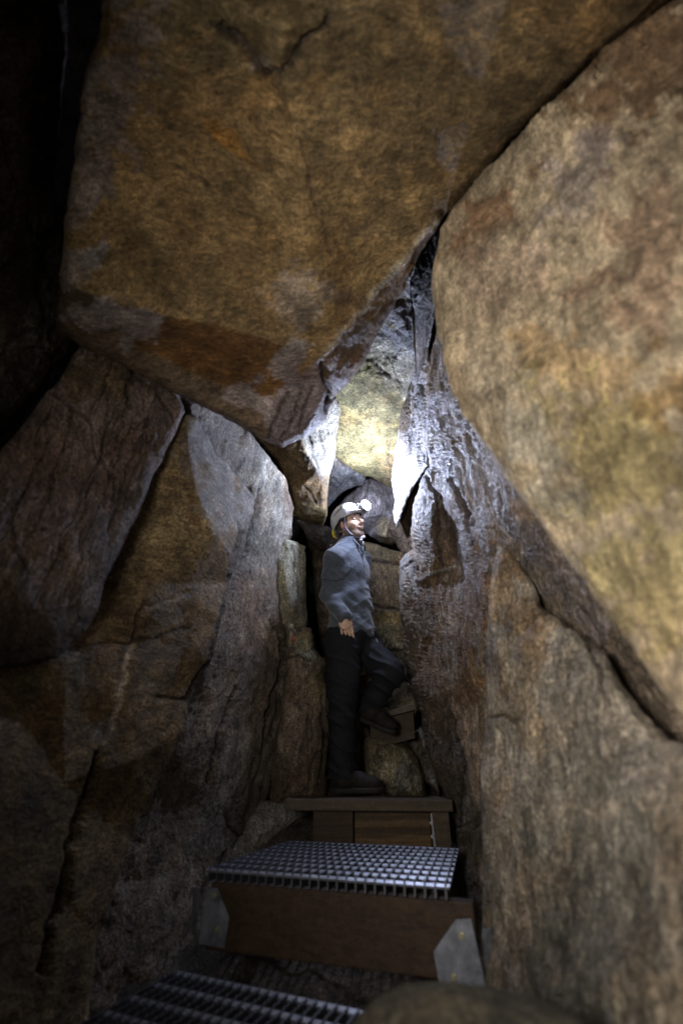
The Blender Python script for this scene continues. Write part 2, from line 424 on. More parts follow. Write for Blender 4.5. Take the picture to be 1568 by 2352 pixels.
# ---- left side
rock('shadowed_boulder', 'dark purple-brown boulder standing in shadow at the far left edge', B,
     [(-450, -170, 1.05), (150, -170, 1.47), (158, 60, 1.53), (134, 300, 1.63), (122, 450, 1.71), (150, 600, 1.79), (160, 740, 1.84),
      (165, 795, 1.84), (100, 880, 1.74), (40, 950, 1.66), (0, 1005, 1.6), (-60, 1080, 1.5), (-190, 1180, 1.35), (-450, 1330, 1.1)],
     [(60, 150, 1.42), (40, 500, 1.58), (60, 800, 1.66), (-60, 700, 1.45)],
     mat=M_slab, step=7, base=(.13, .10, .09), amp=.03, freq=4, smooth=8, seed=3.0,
     patches=[(140, 60, 34, 400, 0, (.02, .016, .013), 1), (60, 800, 90, 160, 30, (.20, .19, .17), .9), (70, 200, 50, 140, 0, (.20, .15, .15), .8)])  # near-black patch along the right edge paints in the shade of the gap
rock('streaked_slab', 'purple-brown rock slab with wavy vertical water streaks on the upper left wall', B,
     [(-450, 1440, .92), (-190, 1235, 1.12), (-60, 1110, 1.26), (60, 965, 1.44), (150, 850, 1.60), (200, 770, 1.78), (320, 815, 1.92), (400, 870, 2.0), (425, 945, 1.97),
      (385, 1030, 1.84), (350, 1100, 1.76), (318, 1180, 1.70), (290, 1240, 1.65), (240, 1335, 1.56), (226, 1400, 1.52), (195, 1450, 1.48),
      (130, 1512, 1.40), (60, 1530, 1.33), (-190, 1570, 1.08), (-450, 1610, .90)],
     [(200, 1000, 1.60), (300, 950, 1.76), (150, 1250, 1.43), (0, 1300, 1.25), (330, 1060, 1.73), (210, 1330, 1.49), (120, 1450, 1.36)],
     mat=M_slab, step=4.5, base=(.215, .165, .15), amp=.011, freq=3.5, st=(1, 1, .5), H=.8, smooth=4, rnd=(12, .03), seed=4.0, ridge=dict(rot=(R(-8), R(-14), 0), scale=(26, 14, 3.5), amp=.006),
     patches=[(230, 870, 120, 50, 10, (.16, .12, .07), .8), (290, 1220, 30, 130, 25, (.33, .28, .28), .8), (180, 1420, 70, 60, -40, (.28, .23, .21), .7),
              (60, 1430, 120, 90, 0, (.10, .075, .055), .8), (120, 1290, 120, 60, 0, (.17, .12, .08), .6)],
     cracks=[([(310, 840), (295, 890), (290, 930)], 5, .015), ([(250, 900), (240, 1000), (215, 1100), (190, 1200), (190, 1290)], 2.2, .006),
             ([(170, 950), (140, 1050), (110, 1160), (60, 1250)], 2.2, .006), ([(340, 960), (300, 1060), (270, 1150)], 2.2, .006),
             ([(120, 1000), (80, 1100), (30, 1180)], 2.2, .006), ([(355, 1045), (390, 1052), (420, 985)], 3, .01)])
rock('orange_slab', 'broad orange-brown slab on the left wall with a pale vein and a grey facet catching the headlamp', B,
     [(428, 950, 2.04), (450, 960, 2.10), (500, 1040, 2.38), (548, 1095, 2.56), (585, 1145, 2.72), (582, 1180, 2.68), (566, 1225, 2.55), (552, 1270, 2.42), (530, 1340, 2.28),
      (512, 1430, 2.15), (488, 1520, 2.05), (455, 1575, 2.0), (430, 1612, 1.96), (420, 1680, 1.93), (380, 1760, 1.88), (340, 1850, 1.82), (300, 1930, 1.75), (262, 2050, 1.62),
      (225, 2150, 1.52), (205, 2300, 1.42), (190, 2480, 1.35), (-450, 2480, .85), (-450, 1540, 1.0), (0, 1440, 1.42), (200, 1330, 1.72), (300, 1120, 1.86), (380, 980, 1.98)],
     [(432, 1000, 2.0), (436, 1060, 1.97), (448, 1120, 1.96), (478, 1195, 2.0), (505, 1235, 2.08), (537, 1278, 2.22),      # 27-32
      (330, 1400, 1.76), (310, 1480, 1.73), (350, 1300, 1.82), (420, 1340, 1.95), (300, 1600, 1.67), (150, 1560, 1.48), (150, 1800, 1.42),
      (300, 1750, 1.65), (60, 2000, 1.27), (170, 2050, 1.42), (420, 1480, 1.93), (240, 1450, 1.64)],
     [(0, 27), (27, 28), (28, 29), (29, 30), (30, 31), (31, 32), (32, 8)],
     mat=M_left, step=4.2, base=(.27, .195, .105), amp=.010, freq=3.6, H=.8, und=.015, smooth=2, rnd=(10, .03), seed=5.0,
     patches=[(510, 1120, 70, 130, -28, (.40, .38, .35), .95), (440, 1150, 18, 150, -8, (.14, .085, .04), .7), (420, 1390, 110, 70, -10, (.33, .24, .15), .7),  # first patch greys the facet, headlamp light put into its colour
              (350, 1500, 200, 20, 0, (.14, .11, .08), .6), (390, 1230, 130, 40, 10, (.34, .25, .13), .7), (60, 1560, 160, 40, 0, (.26, .22, .14), .7),
              (330, 1790, 100, 90, 0, (.16, .11, .055), .7), (240, 1690, 30, 30, 0, (.36, .33, .30), .7), (140, 1500, 40, 14, 0, (.40, .37, .34), .8),
              (120, 2000, 160, 250, 0, (.22, .16, .07), .5), (240, 2060, 40, 80, 0, (.15, .11, .07), .8)],
     cracks=[([(560, 1225), (545, 1285), (525, 1370), (505, 1440), (492, 1510), (455, 1570), (430, 1610)], 9, .04),
             ([(335, 1380), (318, 1420), (305, 1480)], 4, .014), ([(305, 1480), (290, 1530), (280, 1590), (262, 1660), (235, 1730)], 6, .004, (.80, .68, .55)),
             ([(235, 1730), (205, 1830), (170, 1930), (150, 2030), (125, 2110), (100, 2230)], 9, .04), ([(340, 1395), (400, 1375), (440, 1360)], 5, .008, (.44, .36, .28)),
             ([(360, 1600), (400, 1605), (428, 1612)], 4, .012), ([(320, 1575), (345, 1572), (365, 1570)], 3, .002, (.5, .45, .38)),
             ([(215, 1480), (330, 1470), (440, 1440)], 3, .006), ([(460, 980), (505, 1045), (550, 1090)], 2.5, .006)])
rock('grey_slab', 'tall grey-brown slab right of the dark crack on the left wall, pale at its top', B,
     [(400, 870, 2.2), (500, 925, 2.45), (562, 985, 2.72), (622, 1050, 2.95), (658, 1100, 3.12), (672, 1165, 3.26), (668, 1228, 3.26), (655, 1262, 3.2), (645, 1310, 3.15),
      (650, 1400, 3.08), (660, 1470, 3.02), (664, 1540, 2.96), (655, 1620, 2.9), (640, 1700, 2.82), (628, 1780, 2.75), (610, 1850, 2.66), (580, 1905, 2.55), (560, 1960, 2.4),
      (500, 2020, 2.12), (478, 2100, 1.98), (465, 2200, 1.86), (420, 2260, 1.74), (340, 2330, 1.6), (260, 2480, 1.42), (170, 2480, 1.44), (190, 2250, 1.58), (240, 2040, 1.76),
      (300, 1880, 1.92), (360, 1740, 2.02), (420, 1600, 2.12), (480, 1500, 2.25), (500, 1400, 2.35), (520, 1290, 2.5), (545, 1220, 2.65), (540, 1150, 2.72), (470, 1030, 2.42)],
     [(580, 1145, 2.80), (600, 1080, 2.86), (590, 1300, 2.84), (610, 1420, 2.86), (560, 1500, 2.56), (590, 1620, 2.66), (520, 1700, 2.36), (540, 1850, 2.36),
      (450, 1850, 2.16), (430, 2000, 1.98), (350, 2100, 1.78), (640, 1180, 3.05), (480, 1620, 2.28), (600, 1760, 2.62), (400, 1720, 2.06)],
     [(36, 37)],
     mat=M_grey, step=5, base=(.25, .205, .16), amp=.014, freq=4.0, st=(1, 1, .5), H=.8, smooth=2, rnd=(10, .03), seed=6.0, chip=.004,
     ridge=dict(rot=(R(-6), R(-18), 0), scale=(12, 8, 3), amp=.009),
     patches=[(630, 1150, 60, 130, -12, (.42, .41, .35), .9), (600, 1250, 50, 80, 0, (.36, .34, .29), .8), (520, 1000, 60, 90, -35, (.20, .18, .15), .8),
              (570, 1400, 60, 90, 10, (.26, .19, .13), .7), (540, 1760, 30, 180, 22, (.38, .34, .30), .7), (600, 1700, 30, 180, 12, (.13, .11, .09), .7),
              (420, 1850, 50, 160, 25, (.12, .10, .085), .75), (500, 1900, 60, 50, -30, (.30, .28, .25), .7), (330, 2080, 60, 220, 35, (.17, .15, .12), .6)],
     cracks=[([(590, 1150), (575, 1210), (562, 1260)], 4, .02), ([(650, 1470), (640, 1560), (615, 1640), (600, 1720)], 5, .025), ([(540, 1580), (500, 1700), (480, 1800)], 4, .02),
             ([(625, 1420), (655, 1500), (640, 1600), (625, 1690)], 3, .02), ([(595, 1120), (600, 1160), (590, 1190)], 3, .01),
             ([(560, 1930), (530, 1900), (520, 1870)], 3, .015), ([(430, 2160), (470, 2040), (520, 1960)], 4, .01)])
# ---- hanging block over the passage
rock('hanging_block', 'brown block hanging over the passage with a pale broken side face', B,
     [(560, 970, 3.02), (640, 1000, 3.11), (700, 985, 3.04), (745, 940, 2.96), (768, 905, 2.91), (782, 935, 3.01), (776, 990, 3.20), (768, 1050, 3.38), (758, 1090, 3.45), (754, 1130, 3.53),
      (752, 1185, 3.63), (742, 1212, 3.65), (705, 1200, 3.58), (668, 1188, 3.53), (672, 1160, 3.49), (662, 1110, 3.41), (632, 1055, 3.31), (590, 1010, 3.15)],
     [(690, 1003, 2.96), (705, 1040, 3.10), (728, 1080, 3.21), (745, 1115, 3.31), (744, 1150, 3.39), (742, 1190, 3.51), (675, 1130, 3.35), (700, 1180, 3.47)],
     [(18, 19), (19, 20), (20, 21), (21, 22), (22, 23)],
     mat=M_back, step=3.5, base=(.17, .115, .055), amp=.010, freq=6, smooth=2, rnd=(8, .02), seed=7.0, jag=2, back=.3, chip=.004, warp=8,
     zones=[([(688, 985), (745, 915), (800, 915), (790, 1240), (738, 1225), (742, 1190), (744, 1150), (745, 1115), (728, 1080), (705, 1040)], (.30, .285, .22), 1, 5)],
     patches=[(690, 1120, 60, 60, 30, (.22, .15, .07), .8), (700, 1180, 50, 14, 10, (.28, .24, .12), .6), (722, 1075, 8, 40, -35, (.06, .05, .04), .8)],
     cracks=[([(712, 1000), (722, 1050), (742, 1100)], 2, .012), ([(742, 940), (735, 990), (745, 1050)], 1.8, .008), ([(700, 1120), (730, 1160), (742, 1150)], 2, .01)])
# ---- lit ceiling behind
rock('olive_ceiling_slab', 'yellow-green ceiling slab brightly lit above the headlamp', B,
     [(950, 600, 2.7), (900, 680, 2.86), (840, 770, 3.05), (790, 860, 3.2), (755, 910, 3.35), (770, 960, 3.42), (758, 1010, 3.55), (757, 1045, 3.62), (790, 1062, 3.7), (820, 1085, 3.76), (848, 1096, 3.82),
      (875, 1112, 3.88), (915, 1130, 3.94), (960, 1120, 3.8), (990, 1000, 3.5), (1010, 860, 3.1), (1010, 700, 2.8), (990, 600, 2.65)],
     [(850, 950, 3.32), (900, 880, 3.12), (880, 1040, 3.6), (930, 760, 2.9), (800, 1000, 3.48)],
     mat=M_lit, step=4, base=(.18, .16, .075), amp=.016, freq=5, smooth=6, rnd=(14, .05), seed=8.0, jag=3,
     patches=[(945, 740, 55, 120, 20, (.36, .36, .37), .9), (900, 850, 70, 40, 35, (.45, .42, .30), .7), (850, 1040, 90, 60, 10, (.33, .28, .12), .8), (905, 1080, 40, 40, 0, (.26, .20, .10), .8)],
     cracks=[([(860, 830), (900, 870), (925, 880)], 2, .006), ([(915, 800), (900, 850), (930, 900)], 2, .006), ([(900, 1010), (890, 1060), (912, 1085)], 2, .008)])
rock('wedged_stone', 'dark broken stone wedged under the lit ceiling slab left of the headlamp', 'stone',
     [(752, 1040, 3.7), (775, 1046, 3.72), (800, 1066, 3.78), (840, 1090, 3.85), (836, 1112, 3.9), (800, 1122, 3.92), (775, 1140, 3.95), (752, 1165, 3.98), (740, 1100, 3.85)],
     [(785, 1085, 3.74), (810, 1095, 3.8)], mat=M_dark, step=3.5, base=(.13, .13, .13), amp=.02, freq=9, chip=.01, smooth=2, rnd=(8, .04), seed=9.0, jag=3, back=.4, warp=6)
rock('back_slab', 'upright grey-purple slab directly behind the helmet', B,
     [(762, 1190, 4.1), (775, 1165, 4.08), (800, 1135, 4.05), (840, 1105, 4.0), (852, 1098, 3.98), (880, 1108, 4.0), (920, 1122, 4.0), (950, 1150, 3.98), (965, 1200, 3.95), (940, 1228, 3.93),
      (918, 1236, 3.93), (897, 1252, 3.93), (870, 1244, 3.96), (845, 1226, 3.98), (800, 1225, 4.02), (770, 1215, 4.08)],
     [(840, 1112, 3.86), (822, 1190, 3.78), (900, 1180, 3.84), (880, 1232, 3.78)],
     mat=M_back, step=3.4, base=(.22, .20, .20), amp=.010, freq=6, smooth=1, rnd=(5, .02), chip=.005, seed=10.0, jag=2, back=.3, warp=6,
     patches=[(900, 1225, 50, 25, 15, (.30, .24, .13), .8), (800, 1180, 30, 40, 0, (.22, .19, .18), .8)], cracks=[([(850, 1100), (838, 1140), (822, 1180)], 2, .012)])
rock('back_wall_rock', 'layered yellow-brown rock behind the person, right of the grey shirt', B,
     [(700, 1220, 3.9), (760, 1235, 3.92), (830, 1240, 3.95), (860, 1250, 3.93), (900, 1264, 3.88), (935, 1268, 3.7), (960, 1400, 3.5), (960, 1620, 3.4), (950, 1720, 3.3), (800, 1720, 3.4), (745, 1600, 3.6), (735, 1500, 3.7), (715, 1300, 3.85)],
     [(850, 1290, 3.82), (880, 1400, 3.7), (870, 1500, 3.6), (900, 1600, 3.45)],
     mat=M_back, step=4.5, base=(.22, .17, .095), amp=.02, freq=6, smooth=4, rnd=(12, .05), seed=11.0, chip=.006, warp=8,
     patches=[(890, 1420, 50, 16, 5, (.34, .24, .09), .8), (880, 1460, 50, 30, 0, (.30, .27, .16), .7), (870, 1330, 60, 40, 0, (.19, .14, .09), .7), (730, 1350, 30, 130, 0, (.10, .085, .07), .8)],
     cracks=[([(800, 1290), (860, 1285), (920, 1300)], 3, .03), ([(800, 1380), (930, 1405)], 3, .02), ([(820, 1500), (940, 1495)], 3, .02)])
rock('lintel_stone', 'dark stone bridging the gap between hanging block and back wall, left of the helmet', 'stone',
     [(672, 1190, 3.5), (715, 1200, 3.55), (752, 1212, 3.6), (790, 1215, 3.7), (795, 1245, 3.72), (760, 1262, 3.65), (728, 1262, 3.6), (705, 1240, 3.55), (695, 1215, 3.52)],
     [(740, 1235, 3.5)], mat=M_dark, step=3.5, base=(.09, .08, .075), amp=.02, freq=8, smooth=2, rnd=(8, .04), seed=12.0, jag=2, warp=6)
# ---- left column beside the person
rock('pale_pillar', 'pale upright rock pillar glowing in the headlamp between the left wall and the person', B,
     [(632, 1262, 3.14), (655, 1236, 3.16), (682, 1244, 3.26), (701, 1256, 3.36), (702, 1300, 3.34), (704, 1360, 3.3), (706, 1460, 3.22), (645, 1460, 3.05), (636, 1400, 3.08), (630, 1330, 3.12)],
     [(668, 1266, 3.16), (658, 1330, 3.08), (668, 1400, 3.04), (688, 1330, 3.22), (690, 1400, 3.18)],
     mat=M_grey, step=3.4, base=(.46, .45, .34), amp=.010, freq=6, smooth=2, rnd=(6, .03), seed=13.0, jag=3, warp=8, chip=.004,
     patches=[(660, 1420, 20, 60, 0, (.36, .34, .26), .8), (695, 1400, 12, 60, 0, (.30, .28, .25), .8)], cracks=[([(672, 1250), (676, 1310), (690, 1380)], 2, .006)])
rock('lower_left_boulder', 'rounded grey-brown boulder below the pale pillar, behind the hanging carabiner', B,
     [(654, 1440, 3.0), (680, 1440, 3.04), (714, 1442, 3.06), (722, 1490, 3.04), (748, 1520, 3.04), (750, 1560, 3.0), (757, 1610, 2.96), (758, 1680, 2.92), (752, 1760, 2.85), (748, 1850, 2.76),
      (620, 1860, 2.6), (618, 1780, 2.68), (632, 1680, 2.76), (650, 1600, 2.85), (656, 1520, 2.93)],
     [(690, 1500, 2.88), (715, 1540, 2.88), (700, 1650, 2.78), (680, 1780, 2.66), (735, 1640, 2.86)],
     mat=M_grey, step=4, base=(.24, .19, .145), amp=.022, freq=5, smooth=6, rnd=(16, .07), seed=14.0, warp=8, ridge=dict(rot=(0, R(-4), 0), scale=(12, 12, 4), amp=.010),
     patches=[(705, 1500, 35, 16, 40, (.40, .40, .37), .9), (695, 1470, 30, 20, 0, (.28, .24, .13), .7), (735, 1560, 14, 60, 0, (.30, .25, .12), .5)],
     cracks=[([(655, 1510), (690, 1506), (715, 1518)], 3, .02), ([(740, 1600), (748, 1700), (735, 1800)], 3, .025)])
rock('foot_of_wall_slab', 'smooth grey slab at the foot of the left wall behind the grating step', B,
     [(590, 1840, 2.62), (640, 1836, 2.66), (735, 1855, 2.8), (745, 1950, 2.7), (700, 1975, 2.6), (540, 1990, 2.3), (520, 1960, 2.28), (560, 1900, 2.45)],
     [(620, 1900, 2.50), (680, 1870, 2.6)], mat=M_grey, step=5, base=(.27, .27, .25), amp=.006, freq=4, smooth=4, rnd=(10, .03), seed=15.0, warp=6)
# ---- right wall
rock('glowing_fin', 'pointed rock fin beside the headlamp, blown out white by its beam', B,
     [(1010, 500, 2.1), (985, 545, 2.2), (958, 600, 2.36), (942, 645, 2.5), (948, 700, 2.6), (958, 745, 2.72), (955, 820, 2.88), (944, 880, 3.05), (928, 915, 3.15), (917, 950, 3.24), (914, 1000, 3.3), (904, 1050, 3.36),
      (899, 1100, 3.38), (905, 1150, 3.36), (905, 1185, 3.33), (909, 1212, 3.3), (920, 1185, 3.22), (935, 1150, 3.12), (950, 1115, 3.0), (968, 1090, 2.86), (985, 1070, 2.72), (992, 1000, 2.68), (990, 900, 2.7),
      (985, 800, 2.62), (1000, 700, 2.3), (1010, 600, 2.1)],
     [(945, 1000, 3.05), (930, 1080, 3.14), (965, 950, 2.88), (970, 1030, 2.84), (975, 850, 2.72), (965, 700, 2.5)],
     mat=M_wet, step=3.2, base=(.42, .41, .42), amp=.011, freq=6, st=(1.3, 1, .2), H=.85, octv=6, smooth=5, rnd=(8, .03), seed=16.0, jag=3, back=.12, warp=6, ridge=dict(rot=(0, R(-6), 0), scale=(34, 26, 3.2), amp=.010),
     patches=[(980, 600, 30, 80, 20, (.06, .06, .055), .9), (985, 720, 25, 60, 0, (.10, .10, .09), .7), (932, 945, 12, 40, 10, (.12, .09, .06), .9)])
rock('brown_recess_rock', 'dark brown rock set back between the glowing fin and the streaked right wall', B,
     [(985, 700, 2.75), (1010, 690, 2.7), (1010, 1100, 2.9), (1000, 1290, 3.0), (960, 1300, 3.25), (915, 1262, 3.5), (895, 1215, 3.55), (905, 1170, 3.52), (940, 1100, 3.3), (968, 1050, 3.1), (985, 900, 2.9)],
     [(960, 1160, 3.2)], mat=M_dark, step=4, base=(.075, .052, .032), amp=.02, freq=6, smooth=4, rnd=(10, .04), seed=17.0, warp=6)  # base darkened to paint in the shade of the recess
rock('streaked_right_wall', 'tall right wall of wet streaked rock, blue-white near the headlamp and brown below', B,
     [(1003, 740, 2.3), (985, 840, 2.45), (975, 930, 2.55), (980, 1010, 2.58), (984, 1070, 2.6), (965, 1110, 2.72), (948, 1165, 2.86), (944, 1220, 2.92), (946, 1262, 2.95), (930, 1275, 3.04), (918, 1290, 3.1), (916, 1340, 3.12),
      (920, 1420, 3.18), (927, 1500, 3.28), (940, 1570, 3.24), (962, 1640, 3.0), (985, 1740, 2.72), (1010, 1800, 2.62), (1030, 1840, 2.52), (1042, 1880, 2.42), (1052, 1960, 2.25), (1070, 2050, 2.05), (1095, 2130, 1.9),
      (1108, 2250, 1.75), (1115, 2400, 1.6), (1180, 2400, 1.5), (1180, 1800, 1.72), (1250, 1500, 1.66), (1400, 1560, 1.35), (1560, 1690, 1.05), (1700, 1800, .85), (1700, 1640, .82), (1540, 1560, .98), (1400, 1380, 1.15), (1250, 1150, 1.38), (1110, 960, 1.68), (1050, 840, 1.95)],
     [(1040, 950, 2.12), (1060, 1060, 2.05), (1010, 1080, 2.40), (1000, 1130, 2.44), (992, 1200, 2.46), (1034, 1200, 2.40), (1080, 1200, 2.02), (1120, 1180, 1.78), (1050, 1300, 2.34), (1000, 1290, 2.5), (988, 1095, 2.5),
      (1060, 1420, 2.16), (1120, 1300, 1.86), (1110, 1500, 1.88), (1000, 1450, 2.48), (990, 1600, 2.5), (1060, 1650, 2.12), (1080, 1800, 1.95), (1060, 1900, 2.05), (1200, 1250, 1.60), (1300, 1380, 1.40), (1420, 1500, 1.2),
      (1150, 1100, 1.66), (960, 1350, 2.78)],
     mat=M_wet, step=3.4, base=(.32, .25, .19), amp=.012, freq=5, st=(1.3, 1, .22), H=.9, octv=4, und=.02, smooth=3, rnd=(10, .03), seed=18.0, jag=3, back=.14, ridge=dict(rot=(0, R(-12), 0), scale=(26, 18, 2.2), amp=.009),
     patches=[(1060, 1120, 110, 230, -12, (.50, .47, .54), .9), (1010, 1050, 40, 190, 0, (.52, .50, .56), .9), (1000, 1350, 45, 140, 0, (.20, .125, .065), .9), (1070, 1480, 40, 130, 0, (.22, .13, .06), .8),  # lilac-white patches near the lamp paint in its bluish light
              (930, 1290, 20, 60, 0, (.42, .41, .41), .9), (1030, 1530, 25, 50, -10, (.36, .31, .26), .8), (1280, 1330, 40, 200, -38, (.28, .24, .24), .8), (1130, 1330, 40, 90, -20, (.26, .16, .09), .8),  # brown patch beside the lower slab paints in a shaded facet
              (1000, 1700, 60, 150, -10, (.18, .13, .09), .8), (1080, 2000, 60, 250, 0, (.20, .17, .14), .8)],
     cracks=[([(975, 1090), (1010, 1150), (1040, 1260), (1055, 1330)], 5, .03), ([(985, 1080), (1000, 1180), (1010, 1300)], 3, .02), ([(920, 1306), (950, 1290)], 2, .012),
             ([(960, 1330), (990, 1320), (1040, 1300)], 3, -.012, (.42, .40, .40)), ([(1040, 1100), (1070, 1180), (1080, 1250)], 4, .02), ([(1050, 1900), (1060, 1750), (1020, 1600)], 5, .02)])
rock('lower_right_slab', 'big grey-tan slab filling the lower right, edge running down beside the steps', B,
     [(1140, 1245, 1.74), (1128, 1330, 1.68), (1117, 1450, 1.60), (1116, 1560, 1.55), (1118, 1650, 1.51), (1108, 1720, 1.50), (1105, 1800, 1.46), (1104, 1900, 1.42), (1108, 2000, 1.37), (1106, 2100, 1.33), (1104, 2200, 1.29), (1108, 2480, 1.15),
      (1760, 2480, .52), (2150, 2480, .42), (2150, 1850, .50), (1760, 1780, .62), (1620, 1720, .74), (1540, 1700, .84), (1480, 1640, .93), (1430, 1580, 1.0), (1390, 1500, 1.08), (1340, 1462, 1.18), (1290, 1425, 1.28), (1240, 1388, 1.40), (1225, 1340, 1.48), (1180, 1280, 1.6)],
     [(1180, 1480, 1.42), (1160, 1700, 1.38), (1150, 2000, 1.26), (1300, 1600, 1.12), (1400, 1750, .93), (1300, 1900, 1.03), (1500, 1850, .80), (1450, 2100, .82), (1250, 2200, 1.05), (1330, 1500, 1.16), (1550, 2200, .68)],
     mat=M_low, step=6, base=(.37, .32, .26), amp=.014, freq=4.0, smooth=7, rnd=(26, .05), seed=19.0, ridge=dict(rot=(0, R(-3), 0), scale=(18, 12, 2.6), amp=.008),
     patches=[(1180, 1380, 60, 110, -25, (.30, .21, .13), .8), (1190, 1600, 60, 120, 0, (.34, .26, .17), .6), (1450, 1750, 90, 60, 30, (.38, .33, .28), .7), (1400, 2100, 160, 300, 0, (.26, .24, .20), .8), (1140, 1530, 25, 25, 0, (.16, .11, .07), .7)],
     cracks=[([(1240, 1385), (1290, 1420), (1335, 1455), (1345, 1470)], 5, .02), ([(1120, 1462), (1200, 1460), (1260, 1455), (1330, 1470)], 3, .004, (.42, .38, .30)), ([(1350, 1480), (1375, 1540), (1390, 1620)], 5, .012),
             ([(1118, 1650), (1150, 1640), (1180, 1655)], 3, .01)])
rock('foreground_rock', 'low blurred rock top at the bottom edge, right of the lowest grating', 'stone',
     [(660, 2480, .66), (740, 2385, .70), (800, 2350, .71), (865, 2290, .72), (930, 2264, .72), (1020, 2256, .70), (1120, 2266, .67), (1220, 2285, .64), (1330, 2330, .60), (1430, 2410, .57), (1480, 2480, .55)],
     [(950, 2330, .64), (1100, 2340, .61), (1000, 2430, .56), (850, 2410, .62), (1250, 2410, .56)],
     mat=M_low, step=8, base=(.13, .11, .07), amp=.009, freq=7, smooth=8, rnd=(40, .06), seed=20.0, back=.12, shrink=.25)
# ---- stones by the steps
rock('step_boulder', 'mottled boulder beneath the raised boot, with yellowish crust', B,
     [(836, 1700, 2.9), (850, 1688, 2.9), (900, 1686, 2.9), (935, 1712, 2.88), (962, 1740, 2.85), (975, 1775, 2.8), (978, 1835, 2.72), (850, 1838, 2.72), (838, 1790, 2.78)],
     [(880, 1720, 2.76), (900, 1780, 2.70), (930, 1760, 2.74)], mat=M_back, step=3.4, base=(.24, .20, .13), amp=.02, freq=8, smooth=4, rnd=(14, .09), seed=21.0, chip=.006, warp=6, back=.3,
     patches=[(890, 1780, 30, 45, 0, (.42, .37, .26), .8), (930, 1790, 16, 30, 0, (.38, .36, .33), .8)])
rock('small_step_stone', 'small dark stone beside the upper wooden step, above the mottled boulder', 'stone',
     [(935, 1700, 3.05), (965, 1668, 3.08), (1000, 1672, 3.08), (1010, 1740, 2.95), (1010, 1830, 2.8), (970, 1790, 2.86), (955, 1745, 2.95)],
     [(980, 1710, 2.92)], mat=M_dark, step=3.6, base=(.16, .14, .12), amp=.015, freq=8, smooth=3, rnd=(10, .05), seed=22.0, warp=5)
rock('rear_passage_stone', 'dark stone in the shadow behind the standing leg', 'stone',
     [(800, 1690, 3.2), (840, 1660, 3.2), (860, 1700, 3.15), (850, 1835, 3.0), (745, 1850, 2.98), (748, 1700, 3.2)],
     [(820, 1740, 3.0)], mat=M_dark, step=4.5, base=(.12, .10, .08), amp=.015, freq=8, smooth=3, rnd=(10, .05), seed=23.0, warp=5)

# ------------------------------------------------------------------ bedrock shell and ground
def shell():
    bm = bmesh.new()
    bmesh.ops.create_icosphere(bm, subdivisions=5, radius=1.0)
    for v in bm.verts:
        n = v.co.normalized()
        k = 1 + .10 * noise.fractal(n * 3, .8, 2.1, 5)
        v.co = Vector((n.x * 3.0 * k, 1.9 + n.y * 4.0 * k, 1.1 + n.z * 3.2 * k))
    # added opening in the unseen shell behind the camera, lets dim sky light in
    kill = [f for f in bm.faces if f.calc_center_median().y < -1.4 and .4 < f.calc_center_median().z < 2.4]
    bmesh.ops.delete(bm, geom=kill, context='FACES')
    me = bpy.data.meshes.new('bedrock'); bm.to_mesh(me); bm.free()
    ca = me.color_attributes.new('Col', 'FLOAT_COLOR', 'POINT')
    ca.data.foreach_set('color', np.tile([.12, .10, .085, 1], len(me.vertices)).astype(np.float32))
    o = link_mesh('bedrock', me, M_dark); tag(o, 'dark bedrock enclosing the passage', kind='structure')
    # ground under the steps
    nx, ny = 90, 150
    vs, fs = [], []
    for j in range(ny):
        for i in range(nx):
            x = -2.4 + 4.8 * i / (nx - 1); y = -2.0 + 7.0 * j / (ny - 1)
            z = -.92 + max(0, y - 1.6) * .42 + .06 * noise.fractal(Vector((x * 3, y * 3, 1)), .8, 2.1, 6)
            dv, _ = noise.voronoi(Vector((x * 5, y * 5, 0)))
            z += .05 * min(dv[1] - dv[0], .4)
            vs.append((x, y, min(z, .1)))
    for j in range(ny - 1):
        for i in range(nx - 1):
            a = j * nx + i; fs.append((a, a + 1, a + nx + 1, a + nx))
    me = bpy.data.meshes.new('ground'); me.from_pydata(vs, [], fs); me.update()
    ca = me.color_attributes.new('Col', 'FLOAT_COLOR', 'POINT')
    ca.data.foreach_set('color', np.tile([.13, .11, .09, 1], len(me.vertices)).astype(np.float32))
    o = link_mesh('ground', me, M_dark); tag(o, 'rubble floor under the steps', kind='structure')
shell()

# ------------------------------------------------------------------ steps
def wood_mat(name, c1, c2, dirv=(1, 0, 0), scale=14, rough=.6, knot=.12):
    t = NT(name)
    tc = t.N('ShaderNodeTexCoord').outputs['Object']
    v = t.map(tc, rot=(0, 0, R(dirv[0])), scale=(1.0, 14, 14))
    n = t.noise(v, 2.6, 9, .72, .5)
    w = t.N('ShaderNodeTexWave', wave_type='RINGS', rings_direction='X'); w.inputs['Scale'].default_value = 1.2
    w.inputs['Distortion'].default_value = 9; w.inputs['Detail'].default_value = 4; w.inputs['Detail Scale'].default_value = 1.2
    t.L(v, w.inputs['Vector'])
    f = t.mix(t.ramp(w.outputs['Fac'], [(0, .0), (1, 1.0)]), t.ramp(n, [(.3, 0.), (.7, 1.)]), 1 - knot, 'MIX')
    c = t.mix(c1, c2, f, 'MIX')
    g = t.noise(tc, 60, 5, .7)
    c = t.mix(c, t.ramp(g, [(.3, .55), (.7, 1.35)]), .8)
    t.L(c, t.b.inputs['Base Color']); t.b.inputs['Roughness'].default_value = rough
    t.b.inputs['Specular IOR Level'].default_value = .3
    t.L(t.bump(f, .5, .004), t.b.inputs['Normal'])
    return t.m
M_wood = wood_mat('wet_brown_timber', (.024, .014, .008), (.065, .038, .022), (19, 0, 0))
M_wood2 = wood_mat('old_timber', (.035, .026, .018), (.10, .075, .05), (0, 0, 0))
M_woodk = wood_mat('knotty_board', (.02, .012, .006), (.16, .095, .04), (0, 0, 0), knot=.6)
